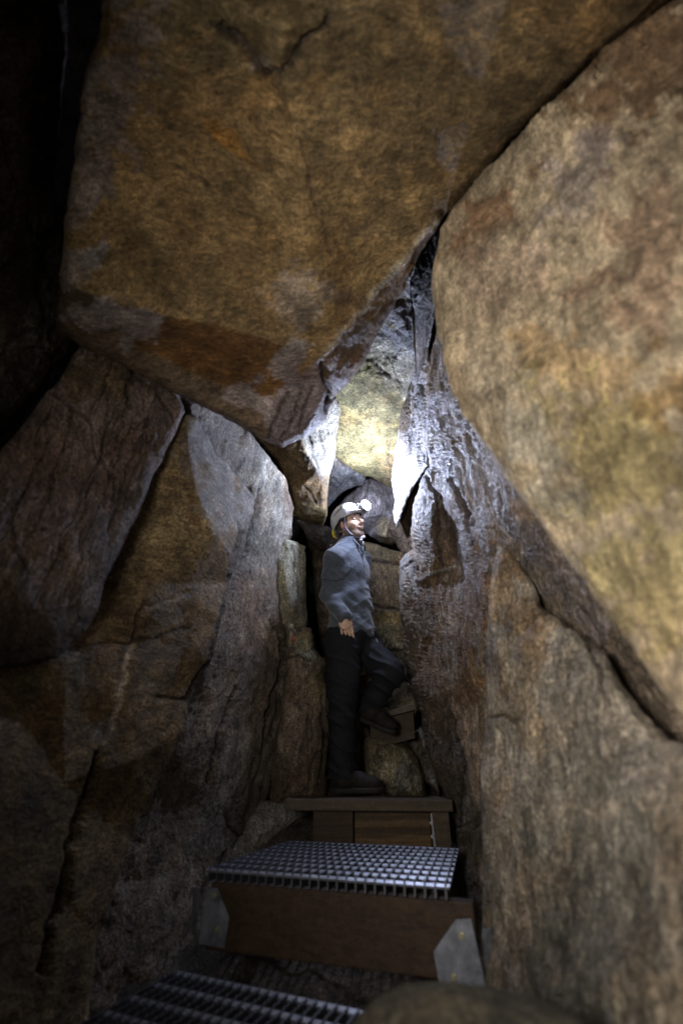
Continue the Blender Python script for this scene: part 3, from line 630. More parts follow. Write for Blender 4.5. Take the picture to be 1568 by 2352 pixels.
M_galv = simple_mat('galvanised_grating', (.42, .44, .50), rough=.36, metal=.85, mottled=.35, scale=30, bump=.25)
M_galvd = simple_mat('dull_bearing_bar', (.10, .105, .12), rough=.5, metal=.7, mottled=.3, scale=40)
M_plate = simple_mat('galvanised_plate', (.17, .185, .23), rough=.55, metal=.3, mottled=.6, scale=22, bump=.2)
M_bolt = simple_mat('brass_bolt', (.35, .34, .22), rough=.35, metal=.5, mottled=.1)

def prism(bm, poly, n, th):
    """closed slab: polygon (Vectors) extruded by th along n"""
    a = [bm.verts.new(p) for p in poly]; b = [bm.verts.new(p + n * th) for p in poly]
    bm.faces.new(a); bm.faces.new(b[::-1]); k = len(a)
    for i in range(k): bm.faces.new((a[i], b[i], b[(i + 1) % k], a[(i + 1) % k]))
def box(bm, o, x, y, z):
    """corner o and three edge vectors"""
    prism(bm, [o, o + x, o + x + y, o + y], z.normalized(), z.length)
def done(name, bm, mat, parent=None, bevel=0., smooth=False, wob=0., cuts=0):
    bmesh.ops.recalc_face_normals(bm, faces=bm.faces)
    if bevel: bmesh.ops.bevel(bm, geom=bm.edges[:], offset=bevel, segments=2, affect='EDGES', profile=.6)
    if cuts:
        bmesh.ops.subdivide_edges(bm, edges=[e for e in bm.edges if e.calc_length() > .05], cuts=cuts, use_grid_fill=True)
    if wob:
        for v in bm.verts: v.co += noise.noise_vector(v.co * 7) * wob
    bmesh.ops.recalc_face_normals(bm, faces=bm.faces)
    me = bpy.data.meshes.new(name); bm.to_mesh(me); bm.free()
    return link_mesh(name, me, mat, parent, smooth=smooth)
def cyl(bm, a, b, r, seg=14, r2=None):
    r2 = r if r2 is None else r2
    d = (b - a).normalized(); u = d.orthogonal().normalized(); w = d.cross(u)
    A, Bv = [], []
    for i in range(seg):
        an = 2 * math.pi * i / seg; o = u * math.cos(an) + w * math.sin(an)
        A.append(bm.verts.new(a + o * r)); Bv.append(bm.verts.new(b + o * r2))
    bm.faces.new(A[::-1]); bm.faces.new(Bv)
    for i in range(seg): bm.faces.new((A[i], A[(i + 1) % seg], Bv[(i + 1) % seg], Bv[i]))
def tube(bm, pts, r, seg=10, closed=False, flat=1.0):
    pts = [Vector(p) for p in pts]; n = len(pts); rings = []; ref = None
    for i, p in enumerate(pts):
        a = pts[(i - 1) % n] if (closed or i > 0) else p; b = pts[(i + 1) % n] if (closed or i < n - 1) else p
        d = (b - a).normalized()
        u = d.orthogonal().normalized() if ref is None else (ref - d * ref.dot(d)).normalized()
        ref = u; w = d.cross(u); rr = r[i] if isinstance(r, (list, tuple)) else r
        rings.append([bm.verts.new(p + u * math.cos(2 * math.pi * k / seg) * rr + w * math.sin(2 * math.pi * k / seg) * rr * flat) for k in range(seg)])
    for i in range(n if closed else n - 1):
        A, Bv = rings[i], rings[(i + 1) % n]
        for k in range(seg): bm.faces.new((A[k], A[(k + 1) % seg], Bv[(k + 1) % seg], Bv[k]))
    if not closed: bm.faces.new(rings[0][::-1]); bm.faces.new(rings[-1])
Z = Vector((0, 0, 1))
def grating(parent, fl, fr, bl, br, z, nb, nc, hgt=.030):
    """bearing bars run front to back, flat cross bars side to side; returns two part meshes"""
    fl, fr, bl, br = (Vector((p[0], p[1], z)) for p in (fl, fr, bl, br))
    L = lambda a, b, w: a + (b - a) * w
    bm = bmesh.new()
    for i in range(nb):
        w = i / (nb - 1); a, b = L(fl, fr, w), L(bl, br, w)
        d = (b - a); s = d.cross(Z).normalized() * .0022; dn = d.normalized()
        n = int(d.length / .011); top = []
        a0 = a - dn * .006
        for k in range(n + 1):
            p = a0 + (b - a0) * (k / n)
            top.append(p + Z * (.0080 if k % 2 else .0045))
        poly = top + [b - Z * hgt, a0 - Z * hgt]
        prism(bm, [p - s for p in poly], s.normalized(), .0044)
    g1 = done('bearing_bars', bm, M_galvd, parent)
    bm = bmesh.new()
    for j in range(nc):
        w = j / (nc - 1); a, b = L(fl, bl, w), L(fr, br, w)
        d = (b - a).normalized(); n = d.cross(Z).normalized()
        up = (Z * .94 + n * .34).normalized(); dp = up.cross(d).normalized()
        a = a - d * .012; b = b + d * .012
        prof = [a + up * .001 - dp * .0075, a + up * .001 + dp * .0075, a - up * .005 + dp * .008, a - up * .005 - dp * .008]
        prism(bm, prof, d, (b - a).length)
    g2 = done('cross_bars', bm, M_galv, parent)
    return g1, g2

FL, FR, BR, BL = (-.435, 1.966), (.297, 1.713), (.470, 2.402), (-.235, 2.62)
ZG = -.300
e_dir = Vector((FR[0] - FL[0], FR[1] - FL[1], 0)); e_len = e_dir.length; e_dir.normalize()
e_n = Vector((e_dir.y, -e_dir.x, 0))                    # towards the camera
step = empty('grating_step', (-.05, 1.85, -.5), 'galvanised steel grating step on a brown timber beam, the bright one in the middle', 'step')
grating(step, FL, FR, BL, BR, ZG, 27, 9)
o0 = Vector((FL[0], FL[1], ZG - .032)) - e_dir * .012 + e_n * .012
bm = bmesh.new()
box(bm, o0 + e_dir * .03, e_dir * (e_len + .055), -e_n * .055, -Z * .168)
done('front_beam', bm, M_wood, step, bevel=.004)
for (a, b) in ((FL, BL), (FR, BR)):
    bm = bmesh.new(); A = Vector((*a, ZG - .034)); Bv = Vector((*b, ZG - .034)); d = (Bv - A)
    s = 1 if a is FL else -1
    box(bm, A - e_n * .06 + e_dir * .03 * s, d * .92, e_dir * .04 * s, -Z * .14)
    done('side_joist', bm, M_wood, step, bevel=.004)
def pt(s, z, out=.018): return Vector((FL[0], FL[1], ZG)) + e_dir * s + e_n * (.012 + out) + Z * z
def plate(name, prof, th=.004):
    bm = bmesh.new(); prism(bm, [pt(s, z, .001) for s, z in prof], e_n, th)
    return done(name, bm, M_plate, step, bevel=.0008)
pl1 = plate('bracket', [(.000, -.048), (.042, -.044), (.094, -.115), (.088, -.190), (-.004, -.186)])
pl2 = plate('bracket', [(.797, -.070), (.839, -.065), (.865, -.230), (.743, -.235), (.730, -.143)])
for pl, spots in ((pl1, [(.034, -.064), (.058, -.146)]), (pl2, [(.810, -.103), (.780, -.190)])):
    for s, z in spots:
        bm = bmesh.new(); p = pt(s, z, .005); cyl(bm, p - e_n * .001, p + e_n * .002, .0085, 16); cyl(bm, p + e_n * .0021, p + e_n * .009, .0062, 6, .0058)
        done('bolt', bm, M_bolt, pl)
# flanges that fix the beam to the rock
bm = bmesh.new(); box(bm, pt(-.022, -.05, .003), -e_dir * .035 - e_n * .02, -e_n * .004, -Z * .12); done('wall_flange', bm, M_plate, step)
bm = bmesh.new(); box(bm, pt(.866, -.085, .003), e_dir * .022 - e_n * .02, -e_n * .004, -Z * .12); fl = done('wall_flange', bm, M_plate, step)

low = empty('lower_grating_step', (-.25, 1.6, -.55), 'galvanised steel grating step at the very bottom, left of the blurred rock', 'step')
a0 = Vector((-.47, 1.83)); du = Vector((.897, -.442)); dv = Vector((-.35, -.937))
c00 = a0 + dv * .72; c10 = a0 + dv * .72 + du * .74; c11 = a0 + du * .74
grating(low, c00, c10, a0, c11, -.52, 27, 9)
bm = bmesh.new(); A = Vector((c00.x, c00.y, -.553)); D = Vector((du.x, du.y, 0)); V_ = Vector((dv.x, dv.y, 0))
box(bm, A, D * .74, -V_ * .05, -Z * .15); done('front_beam', bm, M_wood, low, bevel=.004)
bm = bmesh.new(); A = Vector((a0.x, a0.y, -.553)); box(bm, A, D * .74, V_ * .05, -Z * .12); done('rear_beam', bm, M_wood, low, bevel=.004)

# plank step carrying the person
ps = empty('plank_step', (.13, 2.8, -.40), 'weathered wooden plank step under the standing boot', 'step')
bm = bmesh.new(); box(bm, Vector((-.262, 2.64, -.180)), Vector((.785, 0, -.004)), Vector((0, .19, 0)), Z * .046)
done('tread_board', bm, M_wood2, ps, bevel=.005, wob=.002)
bm = bmesh.new(); box(bm, Vector((-.262, 2.84, -.182)), Vector((.785, 0, -.004)), Vector((0, .24, 0)), Z * .046)
done('tread_board', bm, M_wood2, ps, bevel=.005, wob=.002)
bm = bmesh.new(); box(bm, Vector((-.135, 2.70, -.46)), Vector((.19, 0, 0)), Vector((0, .09, 0)), Z * .278); done('support_post', bm, M_wood, ps, bevel=.004)
bm = bmesh.new(); box(bm, Vector((.06, 2.76, -.44)), Vector((.40, 0, 0)), Vector((0, .035, 0)), Z * .257); done('riser_board', bm, M_woodk, ps, bevel=.003)
bm = bmesh.new(); box(bm, Vector((.425, 2.69, -.46)), Vector((.085, 0, 0)), Vector((0, .065, 0)), Z * .278); done('support_post', bm, M_wood2, ps, bevel=.004)
bm = bmesh.new(); prism(bm, [Vector((x, 2.684, z)) for x, z in ((.421, -.195), (.428, -.195), (.436, -.34), (.437, -.37), (.402, -.37), (.415, -.345), (.427, -.325))], Vector((0, 1, 0)), .003)
st = done('bracket', bm, M_galv, ps)
for z in (-.232, -.285):
    bm = bmesh.new(); cyl(bm, Vector((.422, 2.678, z)), Vector((.422, 2.684, z)), .008, 10); done('bolt', bm, M_galv, st)
# upper timber step under the raised boot
us = empty('upper_timber_step', (.4, 3.1, .2), 'dark timber step with a board face behind the raised boot', 'step')
p1, p2 = at(862, 1640, 3.16), at(945, 1618, 3.10)
bm = bmesh.new(); dd = (p2 - p1); box(bm, p1 - dd * .25, dd * 1.35, Vector((.02, .25, 0)), -Z * .035); done('tread_board', bm, M_wood2, us, bevel=.004)
bm = bmesh.new(); box(bm, p1 + Vector((0, .03, -.037)) - dd * .15, dd * 1.2, Vector((0, .03, 0)), -Z * .15); done('riser_board', bm, M_wood, us, bevel=.003)
us2 = empty('top_timber_step', (.3, 3.3, .4), 'dark timber step edge seen between the legs of the person', 'step')
p1, p2 = at(836, 1549, 3.32), at(880, 1541, 3.28)
bm = bmesh.new(); dd = (p2 - p1); box(bm, p1 - dd * .6, dd * 2.0, Vector((0, .22, 0)), -Z * .12); done('tread_board', bm, M_wood, us2, bevel=.004)

# carabiner on its hanger
cb = empty('carabiner', tuple(at(665, 1446, 2.75)), 'worn steel carabiner hanging from a bolt hanger on the left wall', 'carabiner')
cc = at(667, 1466, 2.74)
ex = Vector((1, 0, 0)); ez = Vector((0, -.25, 1)).normalized()
pts = []
for i in range(28):
    an = 2 * math.pi * i / 28
    x = .017 * math.copysign(abs(math.cos(an)) ** .7, math.cos(an)); z_ = .050 * math.copysign(abs(math.sin(an)) ** .8, math.sin(an))
    pts.append(cc + ex * (x + (.004 if z_ > 0 else 0)) + ez * z_)
bm = bmesh.new(); tube(bm, pts, .0048, 8, closed=True); done('ring', bm, simple_mat('carabiner_steel', (.07, .055, .045), rough=.6, metal=.3), cb, smooth=True)
bm = bmesh.new(); tube(bm, [cc + ex * .0185 + ez * -.018, cc + ex * .019 + ez * .012], .0072, 8); done('locking_sleeve', bm, simple_mat('red_sleeve', (.30, .05, .03), rough=.5), cb, smooth=True)
bm = bmesh.new(); h = cc + ez * .052
prism(bm, [h + Vector((-.012, .004, -.008)), h + Vector((.012, .004, -.008)), h + Vector((.014, .012, .030)), h + Vector((-.012, .012, .034))], Vector((0, 1, 0)), .004)
cyl(bm, h + Vector((0, .004, .020)), h + Vector((0, .06, .022)), .007, 8)
done('bolt_hanger', bm, simple_mat('hanger_steel', (.25, .23, .2), rough=.45, metal=.7), cb)

# ------------------------------------------------------------------ implicit surfaces for the person
class SDF:
    def __init__(s, lo, hi, h):
        s.lo = np.array(lo, float); s.h = h
        s.n = (np.ceil((np.array(hi) - s.lo) / h)).astype(int) + 1
        s.f = np.full(s.n, .5, np.float32)
    def reg(s, lo, hi):
        a = np.clip(np.floor((np.array(lo) - s.lo) / s.h).astype(int), 0, s.n); b = np.clip(np.ceil((np.array(hi) - s.lo) / s.h).astype(int) + 1, 0, s.n)
        if np.any(b <= a): return None
        ax = [(np.arange(a[i], b[i]) * s.h + s.lo[i]).astype(np.float32) for i in range(3)]
        return tuple(slice(a[i], b[i]) for i in range(3)), np.meshgrid(*ax, indexing='ij')
    def comb(s, sl, d, k, op):
        f = s.f[sl]
        if op == 'add':
            h = np.clip(.5 + .5 * (f - d) / k, 0, 1); s.f[sl] = f * (1 - h) + d * h - k * h * (1 - h)
        else:
            d = -d; h = np.clip(.5 - .5 * (f - d) / k, 0, 1); s.f[sl] = f * (1 - h) + d * h + k * h * (1 - h)
    def cap(s, a, b, ra, rb=None, k=.02, op='add'):
        rb = ra if rb is None else rb
        a, b = np.array(a), np.array(b); m = max(ra, rb) + k * 2 + .02
        r = s.reg(np.minimum(a, b) - m, np.maximum(a, b) + m)
        if r is None: return
        sl, (X, Y, Zc) = r
        ba = b - a; l2 = (ba ** 2).sum() + 1e-12
        h = np.clip(((X - a[0]) * ba[0] + (Y - a[1]) * ba[1] + (Zc - a[2]) * ba[2]) / l2, 0, 1)
        d = np.sqrt((X - a[0] - h * ba[0]) ** 2 + (Y - a[1] - h * ba[1]) ** 2 + (Zc - a[2] - h * ba[2]) ** 2) - (ra + (rb - ra) * h)
        s.comb(sl, d, k, op)
    def ell(s, c, ax, rad, k=.02, op='add'):
        """ax: 3 unit vectors, rad: radii along them"""
        c = np.array(c); m = max(rad) + k * 2 + .02
        r = s.reg(c - m, c + m)
        if r is None: return
        sl, (X, Y, Zc) = r
        q = [((X - c[0]) * a[0] + (Y - c[1]) * a[1] + (Zc - c[2]) * a[2]) for a in ax]
        k0 = np.sqrt(sum((q[i] / rad[i]) ** 2 for i in range(3))); k1 = np.sqrt(sum((q[i] / rad[i] ** 2) ** 2 for i in range(3))) + 1e-6
        s.comb(sl, k0 * (k0 - 1) / k1, k, op)
    def cut(s, p, n, k=.003):
        """remove the half space on the side of n"""
        sl, (X, Y, Zc) = s.reg(s.lo, s.lo + s.n * s.h)
        d = -((X - p[0]) * n[0] + (Y - p[1]) * n[1] + (Zc - p[2]) * n[2])
        s.comb(sl, d, k, 'sub')
    def mesh(s):
        f = s.f; ins = f < 0; n = f.shape
        base = np.zeros(tuple(k - 1 for k in n), int); cnt = np.zeros(base.shape, np.int16); acc = np.zeros(base.shape + (3,), np.float32)
        crosses = []
        for ax in range(3):
            sa = [slice(None)] * 3; sb = [slice(None)] * 3; sa[ax] = slice(0, -1); sb[ax] = slice(1, None)
            A, Bf = f[tuple(sa)], f[tuple(sb)]; c = (A < 0) != (Bf < 0); idx = np.argwhere(c)
            w = A[c] / (A[c] - Bf[c]); pos = idx.astype(np.float32); pos[:, ax] += w
            crosses.append((idx, A[c] < 0))
            o = [i for i in range(3) if i != ax]
            for da in (0, -1):
                for db in (0, -1):
                    q = idx.copy(); q[:, o[0]] += da; q[:, o[1]] += db
                    ok = np.all((q >= 0) & (q < np.array(base.shape)), axis=1)
                    np.add.at(cnt, tuple(q[ok].T), 1); np.add.at(acc, tuple(q[ok].T), pos[ok])
        act = np.argwhere(cnt > 0); ids = np.full(base.shape, -1, int); ids[tuple(act.T)] = np.arange(len(act))
        V = acc[tuple(act.T)] / cnt[tuple(act.T)][:, None] * s.h + s.lo
        Fc = []
        for ax in range(3):
            idx, neg = crosses[ax]; o = [(ax + 1) % 3, (ax + 2) % 3]
            qs = []
            for da, db in ((0, 0), (-1, 0), (-1, -1), (0, -1)):
                q = idx.copy(); q[:, o[0]] += da; q[:, o[1]] += db
                ok = np.all((q >= 0) & (q < np.array(base.shape)), axis=1)
                r = np.full(len(q), -1); r[ok] = ids[tuple(q[ok].T)]; qs.append(r)
            Q = np.stack(qs, 1); good = (Q >= 0).all(1); Q = Q[good]; ng = neg[good]
            Q[~ng] = Q[~ng][:, ::-1]; Fc.append(Q)
        return V, np.concatenate(Fc)
def sdf_obj(name, s, mat, parent, colour=None, relief=None, smooth_it=1):
    V, Fc = s.mesh()
    e = np.unique(np.sort(np.concatenate([Fc[:, [0, 1]], Fc[:, [1, 2]], Fc[:, [2, 3]], Fc[:, [3, 0]]]), axis=1), axis=0)
    deg = np.bincount(e.ravel(), minlength=len(V)).astype(float)[:, None]
    for _ in range(smooth_it):
        a = np.zeros_like(V); np.add.at(a, e[:, 0], V[e[:, 1]]); np.add.at(a, e[:, 1], V[e[:, 0]])
        V = V * .5 + a / np.maximum(deg, 1) * .5
    if relief is not None:
        n = np.cross(V[Fc[:, 2]] - V[Fc[:, 0]], V[Fc[:, 3]] - V[Fc[:, 1]]); vn = np.zeros_like(V)
        for k in range(4): np.add.at(vn, Fc[:, k], n)
        vn /= np.linalg.norm(vn, axis=1)[:, None] + 1e-12
        V = V + vn * np.array([relief(Vector(p)) for p in V.tolist()])[:, None]
    me = bpy.data.meshes.new(name); me.from_pydata(V.tolist(), [], Fc.tolist()); me.update()
    if colour is not None:
        C = colour(V)
        ca = me.color_attributes.new('Col', 'FLOAT_COLOR', 'POINT')
        ca.data.foreach_set('color', np.concatenate([C, np.ones((len(C), 1))], 1).ravel().astype(np.float32))
    return link_mesh(name, me, mat, parent)

# ------------------------------------------------------------------ the person
U_ = lambda *a: np.array(a, float)
unit = lambda v: np.array(v, float) / np.linalg.norm(v)
A3 = lambda x, y, Y: np.array(at(x, y, Y))
person = empty('person', (.09, 3.0, -.134), 'bearded person in grey pullover, black trousers and white helmet looking up', 'person')
tf = unit((.78, -.62, 0)); tr = unit((-.62, -.78, 0)); tu = U_(0, 0, 1)           # torso: forward, own right, up
chest = A3(800, 1318, 3.0); belly = A3(806, 1392, 2.99); pelv = A3(808, 1462, 2.99)
neckb = A3(800, 1258, 3.0)
shR, elR, wrR = A3(766, 1286, 2.87), A3(757, 1366, 2.93), A3(790, 1418, 2.80)
shL = neckb + (neckb - A3(766, 1286, 2.87)) * U_(1, 1, 0) * .95 + U_(0, 0, -.05)
elL = shL + U_(-.02, .07, -.26); wrL = elL + U_(-.06, .0, -.21)
hf = unit((.70, -.70, .10)); hr = unit(np.cross(hf, (0, 0, 1))); hu = unit(np.cross(hr, hf))
_c, _s = math.cos(math.radians(14)), math.sin(math.radians(14)); hr, hu = hr * _c - hu * _s, hu * _c + hr * _s
Hc = A3(803, 1210, 2.98)
HS = 1.0
Hp = lambda f, r, u: Hc + (hf * f + hr * r + hu * u) * HS
HA = (hf, hr, hu)
def hell(s, c, rad, k=.02, op='add'): s.ell(Hp(*c), HA, [q * HS for q in rad], k, op)
# legs
hipR, knR, anR = A3(790, 1480, 2.93), A3(786, 1640, 2.90), A3(782, 1788, 2.96)
hipL, knL, anL = A3(832, 1478, 3.06), A3(893, 1545, 2.93), A3(845, 1635, 3.08)
bR_h, bR_t = A3(768, 1812, 2.96), A3(862, 1811, 2.86)
bL_h, bL_t = A3(833, 1648, 3.08), A3(898, 1676, 2.96)

h = .005
s = SDF((-.25, 2.55, -.1), (.60, 3.35, 1.78), h)
s.ell(chest, (tr, tf, tu), (.155, .10, .20), .04); s.ell(belly, (tr, tf, tu), (.14, .10, .15), .05); s.ell(pelv, (tr, tf, tu), (.15, .105, .12), .05)
s.cap(shR, elR, .050, .040, .03); s.cap(elR, wrR, .038, .027, .02); s.cap(shL, elL, .050, .040, .03); s.cap(elL, wrL, .038, .027, .02)
s.cap(shR + U_(0, 0, .01), neckb, .045, .05, .05); s.cap(shL + U_(0, 0, .01), neckb, .045, .05, .05)
s.cap(hipR, knR, .080, .055, .04); s.cap(knR, anR, .052, .038, .02); s.cap(hipL, knL, .080, .055, .04); s.cap(knL, anL, .052, .038, .02)
s.cap(neckb - U_(0, 0, .02), Hp(-.012, 0, -.05), .062, .056, .03)
# head
hell(s, (-.006, 0, .045), (.096, .076, .085), .02)
hell(s, (.028, 0, -.018), (.066, .060, .080), .02)
s.cap(Hp(.062, .014, -.083), Hp(.062, -.014, -.083), .024 * HS, k=.02)
for q in (1, -1):
    s.cap(Hp(0, .056 * q, -.035), Hp(.052, .030 * q, -.078), .020, .018, .02)        # jaw
    s.cap(Hp(.068, .040 * q, -.012), Hp(.04, .058 * q, 0), .016, .014, .02)          # cheekbone
    hell(s, (.092, .032 * q, .020), (.012, .017, .011), .010, 'sub')                 # eye socket
    hell(s, (.080, .032 * q, .019), (.013, .014, .0115), .004)                       # eyeball
    s.cap(Hp(.093, .014 * q, .040), Hp(.080, .050 * q, .040), .007, .006, .010)      # brow
    hell(s, (.002, .078 * q, .002), (.017, .006, .030), .006)                        # ear
    hell(s, (.004, .083 * q, .004), (.009, .004, .018), .004, 'sub')
    hell(s, (.098, .011 * q, -.018), (.010, .008, .008), .006)                       # nostril wing
s.cap(Hp(.092, 0, .028), Hp(.114, 0, -.010), .009, .0125, .012)
s.cap(Hp(.093, .020, -.043), Hp(.098, 0, -.046), .006, .0065, .008); s.cap(Hp(.093, -.020, -.043), Hp(.098, 0, -.046), .006, .0065, .008)
s.cap(Hp(.092, .014, -.055), Hp(.092, -.014, -.055), .0055, k=.008)
s.cap(Hp(.105, .022, -.049), Hp(.107, -.022, -.049), .003, k=.003, op='sub')
# hands
def hand(s, wr, d, side, back, curl=.5, tuck=False):
    """wr wrist, d direction of the hand, side towards the thumb, back = outward normal of the back of the hand"""
    d, side = unit(d), unit(side); back = unit(np.cross(d, side)) if back is None else unit(back)
    pc = wr + d * .040
    s.ell(pc, (d, side, back), (.046, .041, .015), .012)
    s.cap(wr - d * .01, pc, .025, .022, .015)
    for i, (off, L, r) in enumerate(((.032, .072, .0092), (.0105, .080, .0095), (-.011, .074, .0090), (-.032, .060, .0080))):
        a = wr + d * (.074 - abs(off) * .14) + side * off
        v = d
        for seg, (fr, cu) in enumerate(((.45, .35), (.32, .55), (.25, .45))):
            v = unit(v - back * curl * cu * (1 + .12 * i))
            b = a + v * L * fr
            s.cap(a if seg else a - v * .018, b, r * (1 - .08 * seg), r * (.92 - .08 * seg), .007 if seg == 0 else .003)
            a = b
    t0 = wr + d * .025 + side * .030; t1 = t0 + unit(d * .7 + side * (.05 if tuck else .6) - back * (.8 if tuck else .4)) * .038; t2 = t1 + unit(d * .95 + side * .1 - back * .4) * .030
    s.cap(t0, t1, .0125, .0105, .008); s.cap(t1, t2, .0105, .009, .004)
hd = unit(A3(799, 1458, 2.82) - wrR)
hand(s, wrR - hd * .012, hd, unit((.97, .2, .1)), unit((.2, -.95, .25)), .38, tuck=True)
hand(s, wrL, (.15, -.1, -1), (.8, -.5, 0), (.5, .8, 0), .4)
SKIN = U_(.66, .44, .33)
def skin_col(V):
    C = np.tile(SKIN, (len(V), 1)); q = (V - Hc) / HS; f, r, u = q @ hf, q @ hr, q @ hu
    nz = np.array([noise.noise(Vector(p) * 60) for p in V.tolist()])
    def put(w, c):
        nonlocal C
        w = np.clip(w, 0, 1)[:, None]; C = C * (1 - w) + np.array(c) * w
    inh = (np.abs(f) < .14) & (np.abs(r) < .1) & (u > -.13) & (u < .15)
    beard = inh * np.clip((-.032 - u - np.clip(f, 0, .1) * .12 + nz * .012 + np.abs(r) * .35) / .02, 0, 1) * (f > -.01) * (u > -.12)
    put(beard * .85, (.11, .07, .05))
    mo = inh * np.exp(-((u + .034) / .006) ** 2) * (np.abs(r) < .028) * (f > .07); put(mo * .85, (.10, .065, .045))
    lip = inh * np.exp(-((u + .050) / .009) ** 2) * (np.abs(r) < .023) * (f > .082); put(lip * .5, (.45, .22, .18))
    ml = inh * np.exp(-((u + .048) / .003) ** 2) * (np.abs(r) < .021) * (f > .085); put(ml * .8, (.12, .05, .04))
    for k in (1, -1):
        put(inh * np.exp(-((u - .042) / .007) ** 2) * np.clip(1.4 - np.abs(r - .034 * k) / .016, 0, 1) * (f > .06) * .9, (.08, .05, .035))
        dd = np.hypot((r - .032 * k) / .013, (u - .019) / .008)
        put(inh * np.clip(1.4 - dd, 0, 1) * (f > .075) * .75, (.55, .50, .46))
        dd = np.hypot((r - .030 * k) / .0065, (u - .021) / .0065)
        put(inh * np.clip(1.5 - dd, 0, 1) * (f > .075), (.06, .045, .035))
        put(inh * np.exp(-((u - .029) / .003) ** 2) * (np.abs(r - .032 * k) < .016) * (f > .07) * .7, (.10, .06, .05))
    ear = (np.abs(np.abs(r) - .08) < .02) & (np.abs(f) < .03) & (np.abs(u) < .04); put(ear * .5, (.70, .33, .27))
    return C
def skin_mat():
    t = NT('skin'); at_ = t.N('ShaderNodeAttribute', attribute_name='Col').outputs['Color']
    tc = t.N('ShaderNodeTexCoord').outputs['Object']; n = t.noise(tc, 120, 4, .6)
    t.L(t.mix(at_, t.ramp(n, [(.3, .85), (.7, 1.12)]), .8), t.b.inputs['Base Color'])
    t.b.inputs['Roughness'].default_value = .5; t.b.inputs['Subsurface Weight'].default_value = .08
    t.b.inputs['Subsurface Radius'].default_value = (.012, .005, .003); t.b.inputs['Subsurface Scale'].default_value = 1.0
    t.L(t.bump(n, .25, .002), t.b.inputs['Normal']); return t.m
sdf_obj('body', s, skin_mat(), person, skin_col)
# hair
s = SDF(Hc - .16, Hc + .17, .005)
hell(s, (-.012, 0, .046), (.100, .081, .089), .01)
s.cap(Hp(-.04, .066, -.02), Hp(-.07, 0, -.045), .026, .03, .03); s.cap(Hp(-.04, -.066, -.02), Hp(-.07, 0, -.045), .026, .03, .03)
s.cap(Hp(.022, .073, .03), Hp(.022, .074, -.010), .010, .006, .01); s.cap(Hp(.022, -.073, .03), Hp(.022, -.074, -.010), .010, .006, .01)
s.cut(Hp(.060, 0, .06), unit(hf * .95 - hu * .35), .01)
sdf_obj('hair', s, simple_mat('dark_hair', (.035, .025, .018), rough=.6, mottled=.5, scale=150, bump=.6), person, relief=lambda p: noise.noise(p * 90) * .003)

# pullover
def knit_mat():
    t = NT('grey_heather_knit'); tc = t.N('ShaderNodeTexCoord').outputs['Object']
    n = t.noise(t.map(tc, rot=(0, R(6), 0), scale=(18, 18, 190)), 1.6, 6, .7); g = t.noise(tc, 240, 3, .6)
    c = t.mix((.070, .084, .108), t.ramp(n, [(.34, .55), (.5, 1.0), (.66, 1.5)]))
    c = t.mix(c, t.ramp(g, [(.3, .75), (.7, 1.25)]))
    at_ = t.N('ShaderNodeAttribute', attribute_name='Col').outputs['Color']
    t.L(t.mix(c, at_), t.b.inputs['Base Color']); t.b.inputs['Roughness'].default_value = .85
    t.b.inputs['Sheen Weight'].default_value = .25; t.b.inputs['Specular IOR Level'].default_value = .2
    t.L(t.bump(n, .3, .002), t.b.inputs['Normal']); return t.m
s = SDF((-.27, 2.58, .70), (.45, 3.35, 1.58), h)
s.ell(chest, (tr, tf, tu), (.172, .118, .21), .05); s.ell(belly, (tr, tf, tu), (.160, .122, .16), .06)
s.ell(pelv + U_(0, 0, .03), (tr, tf, tu), (.172, .128, .13), .05)
s.cap(shR, elR, .062, .055, .035); s.cap(elR, wrR, .053, .040, .02); s.cap(shL, elL, .062, .055, .035); s.cap(elL, wrL, .053, .040, .02)
s.cap(shR + U_(.01, 0, .012), neckb, .052, .062, .05); s.cap(shL + U_(0, 0, .012), neckb, .052, .062, .05)
s.cap(neckb - U_(0, 0, .01), neckb + U_(.012, -.01, .035), .074, .068, .02)                       # collar
s.cap(neckb + U_(0, 0, -.01), Hp(-.012, 0, -.055), .062, .060, .004, 'sub')
s.cap(neckb + tf * .085 + U_(0, 0, .035), neckb + tf * .12 + U_(0, 0, -.07), .028, .012, .006, 'sub')   # open neckline
hemn = unit(U_(-.10, 0, -1) + tf * -.15)
s.cut(pelv + U_(.06, 0, -.010), hemn, .006)
s.cut(wrR, unit(wrR - elR), .004) if False else None
wd = unit(wrR - elR); s.cap(wrR + wd * .098, wrR + wd * .29, .075, .09, .003, 'sub')
wd = unit(wrL - elL); s.cap(wrL + wd * .098, wrL + wd * .29, .075, .09, .003, 'sub')
def folds(p):
    q = p - Vector(chest.tolist())
    a = noise.noise(Vector((q.x * 5, q.y * 5, (q.z - q.x * .55) * 17))) * .009
    b = noise.noise(Vector((q.x * 10, q.y * 9, (q.z + q.x * .4) * 26)) + Vector((3, 1, 7))) * .0045
    dd_ = min(1.0, ((p - Vector(elR.tolist())).length) / .12)
    c = noise.noise(Vector((q.x * 14, q.y * 14, (q.z + q.x * .8) * 34))) * .008 * (1.2 - dd_)
    low_ = max(0, min(1, (-q.z - .10) / .15))
    d = math.sin((q.z + q.x * .55) * 70 + noise.noise(p * 9) * 3) * .0045 * low_
    # long soft creases running down from the shoulder and across the belly, tighter at the elbow
    w_ = q.z - q.x * .75 + noise.noise(p * 4) * .05
    e_ = (1 - abs(noise.noise(Vector((q.x * 2.5, q.y * 2.5, w_ * 13))))) ** 3 * .007
    f_ = (1 - abs(noise.noise(Vector((q.x * 4 + 5, q.y * 4, (q.z + q.x * .5) * 21))))) ** 4 * .0018
    return a * .45 + e_ + f_ + c * .5 + d * .6
